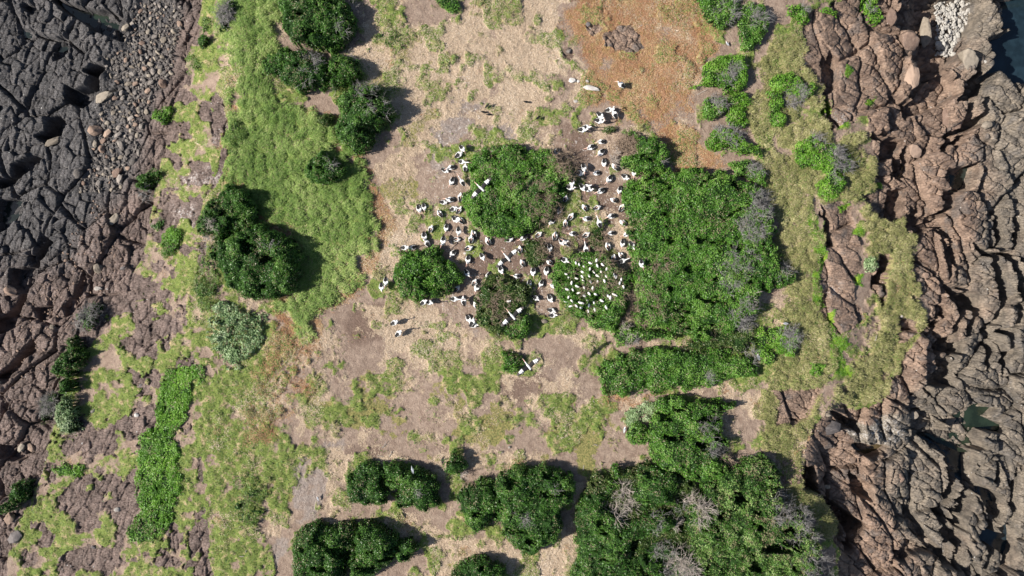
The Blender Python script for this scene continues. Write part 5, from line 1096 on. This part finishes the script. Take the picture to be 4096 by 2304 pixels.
def put_bird(name, me, px, py, head, up=0.0, scale=1.0, label="", cat="", group=None, lift=0.0):
    p = place(px, py, up)
    o = bpy.data.objects.new(name, me); COL.objects.link(o)
    o.location = p + Vector((0, 0, lift)); o.rotation_euler = (0, 0, R(head)); o.scale = (scale,) * 3
    return tag(o, label, cat, group)
FA = (1500, 540, 4.025); FB = (1500, 900, 4.025); FC = (1500, 1080, 4.025); FD = (1940, 540, 4.025); FE = (2140, 420, 4.025)
FG = (2140, 660, 2.275); FH = (1940, 900, 2.275); FJ = (2140, 900, 2.275); FK = (1940, 1160, 2.275); FT = (2048, 0, 1.887)
# x, y, heading of the head (degrees, counter-clockwise from the picture's right), pose: s sit, t stand, n neck stretched, b head on back
PELICANS = [(FA, "1415,240,-50,t 1360,320,35,s 1410,450,-10,n 1455,530,85,s 1225,530,190,s 1140,580,-25,s 1240,755,-110,s 1410,770,120,n 1380,1000,85,b 1215,1045,178,s 1110,1090,-10,s 715,1195,-70,s 795,1165,-75,s 1045,1265,125,b 1270,1190,25,s 1360,1205,55,b 1295,1365,-50,s 1380,1375,140,b"),
            (FB, "905,60,65,b 1150,50,-100,s 1355,110,-85,t 800,190,-80,s 840,290,125,s 1110,260,-95,t 1325,235,0,b 1590,145,110,b 1550,225,85,b 1820,260,120,b 500,370,0,t 610,370,200,s 1515,375,20,b 1255,460,225,s 1500,560,-95,s 1735,520,-60,t 1490,780,-60,t 1825,820,-120,s 1605,920,60,b 1645,1005,-120,s 1325,1020,50,b 195,910,-85,t 125,1000,-85,t 800,1240,35,t 893,1245,-10,t 1290,1190,-5,n 1435,1220,100,t 1630,1290,125,b"),
            (FC, "335,840,25,t 400,1010,45,t 1509,785,-65,s 1575,830,60,t 1601,882,10,s"),
            (FE, "345,765,-115,s 1060,600,180,s 895,690,205,s 1055,775,225,s 1105,940,-90,s 1280,1000,135,b 775,1030,-80,t 715,1105,-15,s 985,1105,190,s 1190,1200,-125,s 1445,1170,-40,s 1590,1095,-90,s 585,1265,-80,t 560,1345,-20,t 755,1345,-60,t 825,1330,20,t 842,1372,-20,t 1055,1390,210,s 1355,1380,-100,s 1185,105,10,t 1265,175,120,t 1040,200,-50,t 1020,285,-20,t 820,380,0,t 755,425,-5,t"),
            (FT, "818,655,150,t"),
            (FG, "275,305,75,b 448,390,125,b 565,390,20,b 711,322,155,b 787,390,60,b 220,418,235,s 325,470,55,b 275,530,90,b 152,515,225,s 468,492,180,s 578,535,110,n 690,468,190,s 797,528,150,b 35,632,35,b 180,645,80,b 340,627,185,s 466,636,35,b 690,622,185,s 828,632,210,s 242,700,-60,s 290,710,140,s 793,715,-95,s 880,735,-60,s 660,740,110,b 133,755,-80,s 457,770,100,n"),
            (FJ, "780,275,130,b 790,328,20,n 712,300,80,b 957,352,-90,t 130,340,150,b 272,322,-25,s 102,420,-100,s 55,535,-110,s 170,553,165,s 137,670,-65,s"),
            (FK, "608,187,-15,s 620,228,5,s"),
            (FH, "220,135,10,s 350,120,215,s 318,222,95,b 145,410,-70,s 340,345,120,b 290,465,180,s 437,425,-95,s 402,535,-90,s 465,666,-30,s 28,468,-120,s")]
LAND = [("b8", "largest round bush"), ("b7", "bush nearest the meadow"), ("b9", "ibis bush"), ("b12", "huge thicket"), ("b35", "bush of bare twigs"), ("b10", "twiggy olive bush"), ("b11c", "low half-bare bush"), ("b11d", "scrubby weed clump")]
ORD = "first second third fourth fifth sixth seventh eighth ninth tenth eleventh twelfth thirteenth fourteenth fifteenth sixteenth seventeenth eighteenth nineteenth twentieth".split()
DIRW = ["right", "upper right", "up", "upper left", "left", "lower left", "down", "lower right"]
plist = []
for (ox, oy, k), rows in PELICANS:
    for row in rows.split():
        a = row.split(","); x, y, hd, po = ox + float(a[0]) / k, oy + float(a[1]) / k, float(a[2]), a[3]
        if (ox, oy) == (1940, 900) and row == "28,468,-120,s": continue
        w = np.array([(x - 2048) * S, (1152 - y) * S]); best = None
        for key, ph in LAND:
            c = SHRUBS[key]; d = float(-sdist(c["poly"] / c["k"], np.array([w[0]]), np.array([w[1]]))[0])
            if best is None or d < best[0]:
                q = c["poly"] / c["k"]; m_, e_ = q.mean(0), (q.max(0) - q.min(0)) / 2; r_ = (w - m_) / e_
                if abs(r_[0]) > abs(r_[1]): sd = "left of" if r_[0] < 0 else "right of"
                else: sd = "below" if r_[1] < 0 else "above"
                best = (d, ph, sd)
        plist.append(dict(x=x, y=y, h=hd, po=po, ph=best[1], sd=best[2]))
cells = {}
for p in plist: cells.setdefault((p["ph"], p["sd"]), []).append(p)
for (ph, sd), ps in cells.items():
    vert = sd in ("left of", "right of")
    ps.sort(key=lambda p: p["y"] if vert else p["x"])
    for i, p in enumerate(ps):
        where = "%s from %s of those %s %s" % (ORD[i], "top" if vert else "left", sd, ph) if len(ps) > 1 else "the only one %s %s" % (sd, ph)
        pose = {"s": "sitting", "t": "standing", "n": "stretching", "b": "resting"}[p["po"]]
        p["label"] = "%s pelican facing %s, %s" % (pose, DIRW[int(round(p["h"] / 45.0)) % 8], where)
prg = np.random.default_rng(12)
for i, p in enumerate(plist):
    k = {"s": "sit", "t": "stand", "n": "stretch", "b": "back"}[p["po"]]
    lab = p["label"]
    # shift so that the body sits on the traced spot: the bird's raised parts lean away from the lens
    up = 0.25 if k in ("sit", "back") else 0.5
    o = put_bird("pelican", PEL[k][i % 3], p["x"], p["y"], p["h"], 0.0, float(prg.uniform(0.80, 0.96)) * (0.97 if k == "stretch" else 1.0), lab, "pelican", "pelicans of the colony")
    if any(float(sdist(SHRUBS[q]["poly"], np.array([o.location.x]), np.array([o.location.y]))[0]) > 0.15 for q in ("b8", "b9", "b12", "b35", "b10")):
        for q in ("b8", "b9", "b12", "b35", "b10"):
            z, ins = SHRUBS[q]["surf"](np.array([o.location.x]), np.array([o.location.y]))
            if ins[0] and float(sdist(SHRUBS[q]["poly"], np.array([o.location.x]), np.array([o.location.y]))[0]) > 0.15:
                o.location = place(p["x"], p["y"], float(z[0]) - o.location.z - 0.06)
for px, py, hd, up, var, lab in [(1927, 756, 136, 4.4, 0, "pelican flying with spread wings over the largest round bush"), (2032, 1034, 130, 5.2, 1, "pelican flying low over bare soil right of the bush nearest the meadow"),
                                 (2052, 1268, 130, 6.6, 2, "pelican flying over the twiggy olive bush with wings spread"), (2116, 1468, 127, 5.0, 3, "lowest flying pelican in the photo, over dark soil by the small round bush")]:
    put_bird("pelican", flying_mesh(var), px, py, hd, up, 1.0, lab, "pelican", "pelicans in flight")
IB = "337,142 370,155 420,172 490,142 562,113 570,170 625,158 672,207 610,230 490,207 530,240 408,240 478,278 568,280 668,288 755,280 776,292 832,318 815,360 855,400 648,337 575,348 497,348 413,332 405,290 338,308 230,263 258,293 290,357 345,395 425,408 520,415 242,430 303,435 363,470 427,500 480,475 550,483 257,513 290,553 218,560 463,545 532,572 615,552 688,502 712,520 747,483 768,493 378,575 405,580 340,608 275,615 390,630 480,605 472,668 543,650 667,628"
ib = sorted([tuple(map(float, q.split(","))) for q in IB.split()], key=lambda q: q[1])
IBM = [ibis_mesh(i) for i in range(3)]
rows_ = [ib[i:i + 7] for i in range(0, len(ib), 7)]
for ri, rw in enumerate(rows_):
    for ci, (x, y) in enumerate(sorted(rw)):
        px, py = 2180 + x / 2.73, 1000 + y / 2.73
        z = 1.1
        for q in ("b9", "b12"):
            c = SHRUBS[q]; w = uv((px, py)) * c["k"]; zz, ins = c["surf"](np.array([w[0]]), np.array([w[1]]))
            if ins[0]: z = float(zz[0]); break
        g = place(px, py).z
        lab = "white ibis nesting on the ibis bush, %s from left in the %s row down" % (ORD[ci], ORD[ri])
        o = put_bird("ibis", IBM[(ri + ci) % 3], px, py, float(prg.choice([-70, -50, -100, 120, 100, 20, 160, -30])), z - g - 0.03, float(prg.uniform(0.74, 0.96)), lab, "ibis", "ibises nesting on the bush")
CROW = smallbird_mesh(1)
for x, y, hd, lab in [(152, 215, 45, "black bird at the top of three on guano streaked rock"), (128, 258, 170, "black bird at the left of three on guano streaked rock"), (165, 275, 185, "black bird lowest of three on guano streaked rock"), (418, 189, 175, "lone black bird with lowered head on straw right of the three"), (495, 299, 215, "black bird on straw above the largest round bush")]:
    put_bird("black_bird", CROW, 1860 + x / 1.706, 300 + y / 1.706, hd, 0, 1.15, lab, "bird", "black birds on the dry grass")
GULL = smallbird_mesh(0, True, True)
for x, y, hd, up, nm, me, sc, lab in [(1274, 1990, 100, 0, "gull", GULL, 1.0, "white gull standing on bare grey rock at lower left"), (3028, 1425, 110, 0.0, "gull", GULL, 1.4, "white bird standing on grass right of the long hedge"), (3136, 1293, 175, 0, "gull", GULL, 1.3, "small white gull on the olive grass slope"),
                                     (2496, 1715, 80, 0, "gull", GULL, 1.3, "white bird on soil left of the sloping thicket"), (2034, 1205, 10, 1.0, "ibis", IBM[0], 1.0, "lone white ibis on the twiggy olive bush"), (2906, 178, 130, 0, "gull", GULL, 1.0, "small white bird on brown soil at the upper right")]:
    put_bird(nm, me, x, y, hd, up, sc, lab, nm)
HERON = smallbird_mesh(6)
put_bird("heron", HERON, 1652, 1875, 100, 1.7, 1.35, "grey heron perched on top of the twin bush", "heron")

# ------------------------------------------------------------------ driftwood and fallen sticks
for i, (x, y, L, a, mt, lab) in enumerate([(2563, 102, 20, 20, M_DEAD, "short white stick on orange grass near the top"), (2806, 368, 44, 35, M_DEAD, "curled pale driftwood below the bright leafy bush"), (2384, 1778, 15, 0, M_DEAD, "short white stick on soil above the isolated slender bush"),
                              (2376, 1608, 14, -50, M_DEAD, "short white stick at the left end of the bare track"), (2335, 1871, 22, 70, M_DEAD, "forked pale stick right of the largest bottom tree"), (1543, 1783, 34, 30, M_DEADD, "grey twisted branch above the twin bush"), (1564, 1815, 30, 60, M_DEADD, "second grey twisted branch touching the twin bush"), (1522, 1822, 26, 10, M_DEADD, "low grey branch left of the two twisted branches"),
                              (2849, 1541, 30, 30, M_DEAD, "bleached stick at the right end of the bare track"), (2880, 1542, 26, -30, M_DEAD, "second bleached stick at the right end of the bare track"), (985, 2202, 16, 80, M_DEAD, "white stick on grass at lower left"), (968, 2223, 18, 10, M_DEAD, "second white stick on grass at lower left"), (2010, 1812, 14, 10, M_DEADD, "short grey twig on soil right of the small upright bush"),
                              (2420, 1433, 20, 50, M_DEADB, "brown twig on dry grass left of the long hedge"), (2275, 1437, 24, 40, M_DEADB, "brown curved twig below the two stacked pelicans"), (2338, 810, 34, -30, M_DEADB, "brown twig on dark soil right of the largest round bush"), (2505, 855, 40, 35, M_DEADB, "brown twig beside a resting pelican on the dark soil"), (3505, 1352, 26, 60, M_DEAD, "pale forked branch on grass in the right hollow")]):
    p = place(x, y); rg = np.random.default_rng(900 + i); tb = Tubes(6); Lm = L * S
    d = np.array([math.cos(R(a)), math.sin(R(a)), 0.08]); m0 = wander(-d * Lm / 2 + (0, 0, 0.05), d, Lm, 6, 0.16, rg)
    th = 0.035 if mt is M_DEAD else 0.028
    tb.add(m0, np.linspace(th, th * 0.5, 7)); tb.add(wander(m0[3], d + rg.normal(size=3) * (0.7, 0.7, 0.1), Lm * 0.4, 4, 0.2, rg), np.linspace(th * 0.6, th * 0.3, 5))
    o = link("fallen_stick", tb.mesh("fallen_stick", mt)); o.location = p; tag(o, lab, "stick")
